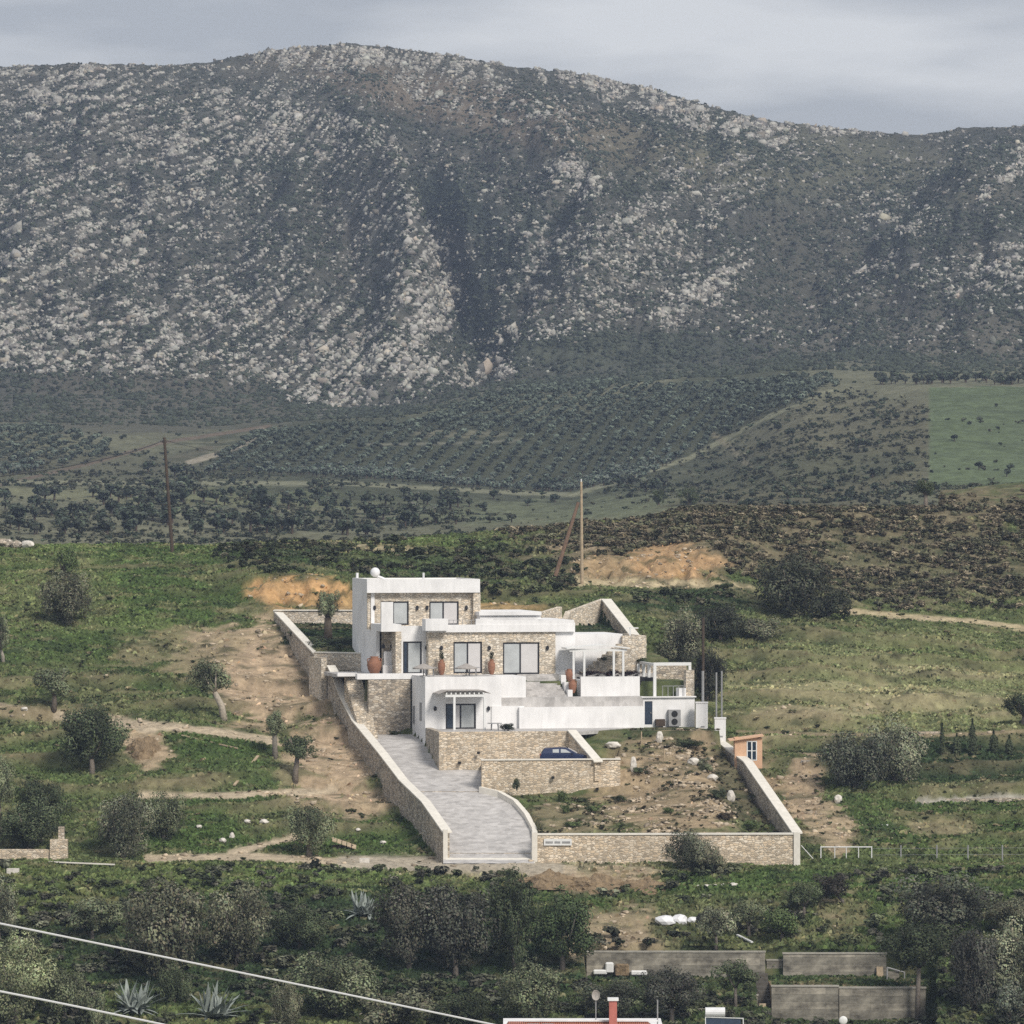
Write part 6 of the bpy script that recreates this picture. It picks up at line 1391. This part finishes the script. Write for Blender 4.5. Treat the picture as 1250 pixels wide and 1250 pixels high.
fx = MB().box((W(942, 0, 345).x, 345.42, -36), (W(1130, 0, 345).x, 351.98, W(0, 1204.5, 345).z - .05)); fx = fx.build('terrace_fill', M['earth'], loc=(0, 0, 0)); tag(fx, kind='structure')
for i, (px, py, w, h, Y) in enumerate([(1074, 1189, 8, 18, 351.5), (931, 1237, 8, 24, 342)]):
    a = W(px - w / 2, py - h / 2, Y); b = W(px + w / 2, py + h / 2, Y); tag(MB().hexa([(a.x, Y - .25, b.z), (b.x, Y - .25, b.z), (b.x, Y - .2, b.z), (a.x, Y - .2, b.z), (a.x, Y, a.z), (b.x, Y, a.z), (b.x, Y + .05, a.z), (a.x, Y + .05, a.z)]).build('board', M['wood_pale'], loc=(a.x, Y, b.z)), ['pale wooden board leaning on the upper right concrete wall', 'narrow board leaning beside the concrete stairs'][i], 'board')
plank(718, 1190, 786, 1189, .3, 'white board lying on the ground before the left concrete wall', 'metal_white') if False else None
for i, (x0, x1, y0, y1, m_) in enumerate([(724, 741, 1184, 1190, 'metal_white'), (739, 749, 1175, 1188, 'metal_white'), (770, 790, 1185, 1191, 'metal_white'), (751, 768, 1177, 1192, 'earth')]):
    a = W(x0, y0, 351.2); b = W(x1, y1, 351.2); tag(MB().box((a.x, 351.2, b.z), (b.x, 351.7, a.z)).build('crate' if i != 3 else 'barrel', M[m_], loc=(a.x, 351, b.z), bevel=.08), ['white flat crate left against the concrete wall', 'upright white box against the concrete wall', 'pale flat crate right of the brown drum', 'brown drum lying against the concrete wall'][i], 'crate' if i != 3 else 'drum')
t = thing('metal_rail', W(1095, 1200, 350), 'small grey lean-to frame at the right end of the upper concrete wall', 'frame'); K = lambda px, py: W(px, py, 350)
MB().tube([K(1083, 1181), K(1104, 1187), K(1104, 1204)], .06, 6).tube([K(1083, 1204), K(1083, 1181)], .06, 6).build('rail', M['metal_grey'], t); a = K(1084, 1186); b = K(1098, 1204); MB().box((a.x, 350.1, b.z), (b.x, 350.4, a.z)).build('panel', BC, t)

# ------------------------------------------------------------------ house roofs at the bottom edge
Yh = 250; H = lambda px, py, Y=Yh: W(px, py, Y)
t = thing('tiled_house', H(712, 1250) + Vector((0, 0, -5)), 'house with a red tiled roof and white eaves cut by the bottom edge', 'house')
a, b = H(614, 1250), H(812, 1250); zt = H(0, 1247.5, Yh + 4).z
MB().box((a.x, Yh + .2, -33), (b.x, Yh + 7.8, zt - .2)).build('wall', M['white_render'], t)
rf = MB(); x0, x1 = H(606, 0).x, H(822, 0).x
rf.hexa([(x0, Yh - .4, zt - 1.4), (x1, Yh - .4, zt - 1.4), (x1 - 1.2, Yh + 4, zt - .12), (x0 + .6, Yh + 4, zt - .12), (x0, Yh - .4, zt - 1.25), (x1, Yh - .4, zt - 1.25), (x1 - 1.2, Yh + 4, zt + .03), (x0 + .6, Yh + 4, zt + .03)])
rf.hexa([(x0 + .6, Yh + 4.001, zt - .12), (x1 - 1.2, Yh + 4.001, zt - .12), (x1, Yh + 8.4, zt - 1.4), (x0, Yh + 8.4, zt - 1.4), (x0 + .6, Yh + 4.001, zt + .03), (x1 - 1.2, Yh + 4.001, zt + .03), (x1, Yh + 8.4, zt - 1.25), (x0, Yh + 8.4, zt - 1.25)])
rf = rf.build('roof', M['roof_tiles'], t)
MB().box((H(640, 0).x, Yh + 3.85, zt + .034), (H(806, 0).x, Yh + 4.15, zt + .11)).build('ridge', M['white_render'], rf)
c = H(750, 1248); ch = MB().box((c.x - .2, Yh + 3.2, zt - .6), (c.x + .2, Yh + 3.7, H(0, 1221, Yh + 3.5).z)); ch = ch.build('chimney', M['red_plaster'], rf); MB().box((c.x - .28, Yh + 3.12, H(0, 1221, Yh + 3.5).z), (c.x + .28, Yh + 3.78, H(0, 1218, Yh + 3.5).z)).build('chimney_cap', M['metal_white'], t)
for px in (652, 670): a = H(px - 8, 0); MB().box((a.x, Yh + 2.6, zt - .42), (a.x + .6, Yh + 3.4, zt - .02)).build('solar_panel', M['glass_dark'], t)
d = H(729, 1224); t = thing('satellite_dish', H(729, 1248), 'pale satellite dish on a short mast left of the red chimney', 'dish')
MB().tube([(d.x, Yh + 4, zt), (d.x, Yh + 4, d.z)], .03, 6).build('mast', M['metal_grey'], t)
n_ = 18; v_ = []; 
for r_, o_ in ((.0, .10), (.14, .07), (.25, 0)): v_ += [(d.x + r_ * cos(2 * pi * k / n_) * .85, Yh + 3.9 + o_, d.z + r_ * sin(2 * pi * k / n_) * 1.1) for k in range(n_)]
for r_, o_ in ((.25, .03), (.0, .14)): v_ += [(d.x + r_ * cos(2 * pi * k / n_) * .85, Yh + 3.9 + o_, d.z + r_ * sin(2 * pi * k / n_) * 1.1) for k in range(n_)]
MB().add(v_, [(j * n_ + k, j * n_ + (k + 1) % n_, (j + 1) * n_ + (k + 1) % n_, (j + 1) * n_ + k) for j in range(4) for k in range(n_)]).build('reflector', M['canvas_grey'], t)
a = H(805.5, 1248); tag(MB().tube([(a.x, Yh + 4, zt - .3), (a.x, Yh + 4, H(0, 1230).z)], .035, 6).build('antenna_mast', M['metal_grey'], loc=a), 'short thin mast at the right end of the tiled roof', 'mast')
# neighbouring flat roof with solar boiler
t = thing('flat_roof_house', H(900, 1262) + Vector((0, 0, -5)), 'flat roofed white house just below the frame beside the tiled one', 'house')
a, b = H(850, 1262), H(1060, 1262); MB().box((a.x, Yh + .3, -33), (b.x, Yh + 8, H(0, 1263, Yh + 8).z)).build('wall', M['white_render'], t)
MB().box((a.x - .1, Yh + .2, H(0, 1263, Yh + 8).z + .002), (b.x + .1, Yh + 8.1, H(0, 1262, Yh + 8).z)).build('roof', M['cap_dull'], t)
t = thing('solar_boiler', H(876, 1256), 'white solar water tank with collector frame above the flat roof', 'solar heater')
a, b = H(862, 1232), H(886, 1244); zc = (a.z + b.z) / 2; mb = MB().tube([(a.x, Yh + 1, zc), (b.x, Yh + 1, zc)], (a.z - b.z) / 2, 14).build('tank', M['white_plastic'], t)
MB().hexa([(a.x, Yh + .2, H(0, 1263, Yh + 8).z), (H(905, 0).x, Yh + .2, H(0, 1263, Yh + 8).z), (H(905, 0).x, Yh + .9, b.z - .1), (a.x, Yh + .9, b.z - .1), (a.x, Yh + .15, H(0, 1263, Yh + 8).z + .05), (H(905, 0).x, Yh + .15, H(0, 1263, Yh + 8).z + .05), (H(905, 0).x, Yh + .85, b.z - .05), (a.x, Yh + .85, b.z - .05)]).build('collector', M['glass_dark'], t)
MB().tube([(a.x, Yh + .1, H(0, 1262, Yh + 8).z), (a.x, Yh + .9, b.z), (H(908, 0).x, Yh + .8, b.z - .05), (H(908, 0).x, Yh + .1, H(0, 1262, Yh + 8).z)], .035, 6).build('frame', M['metal_white'], t)
p = H(1031, 1248); t = thing('satellite_dish', H(1031, 1258), 'small white round dish at the bottom edge in front of the ruin', 'dish')
MB().sphere((p.x, Yh + 1, p.z), (.22, .08, .22), 14, 8).build('reflector', M['metal_white'], t); MB().tube([(p.x, Yh + 1.1, p.z - .5), (p.x, Yh + 1.1, p.z)], .03, 6).build('mast', M['metal_grey'], t)
print('objects', len(bpy.data.objects))
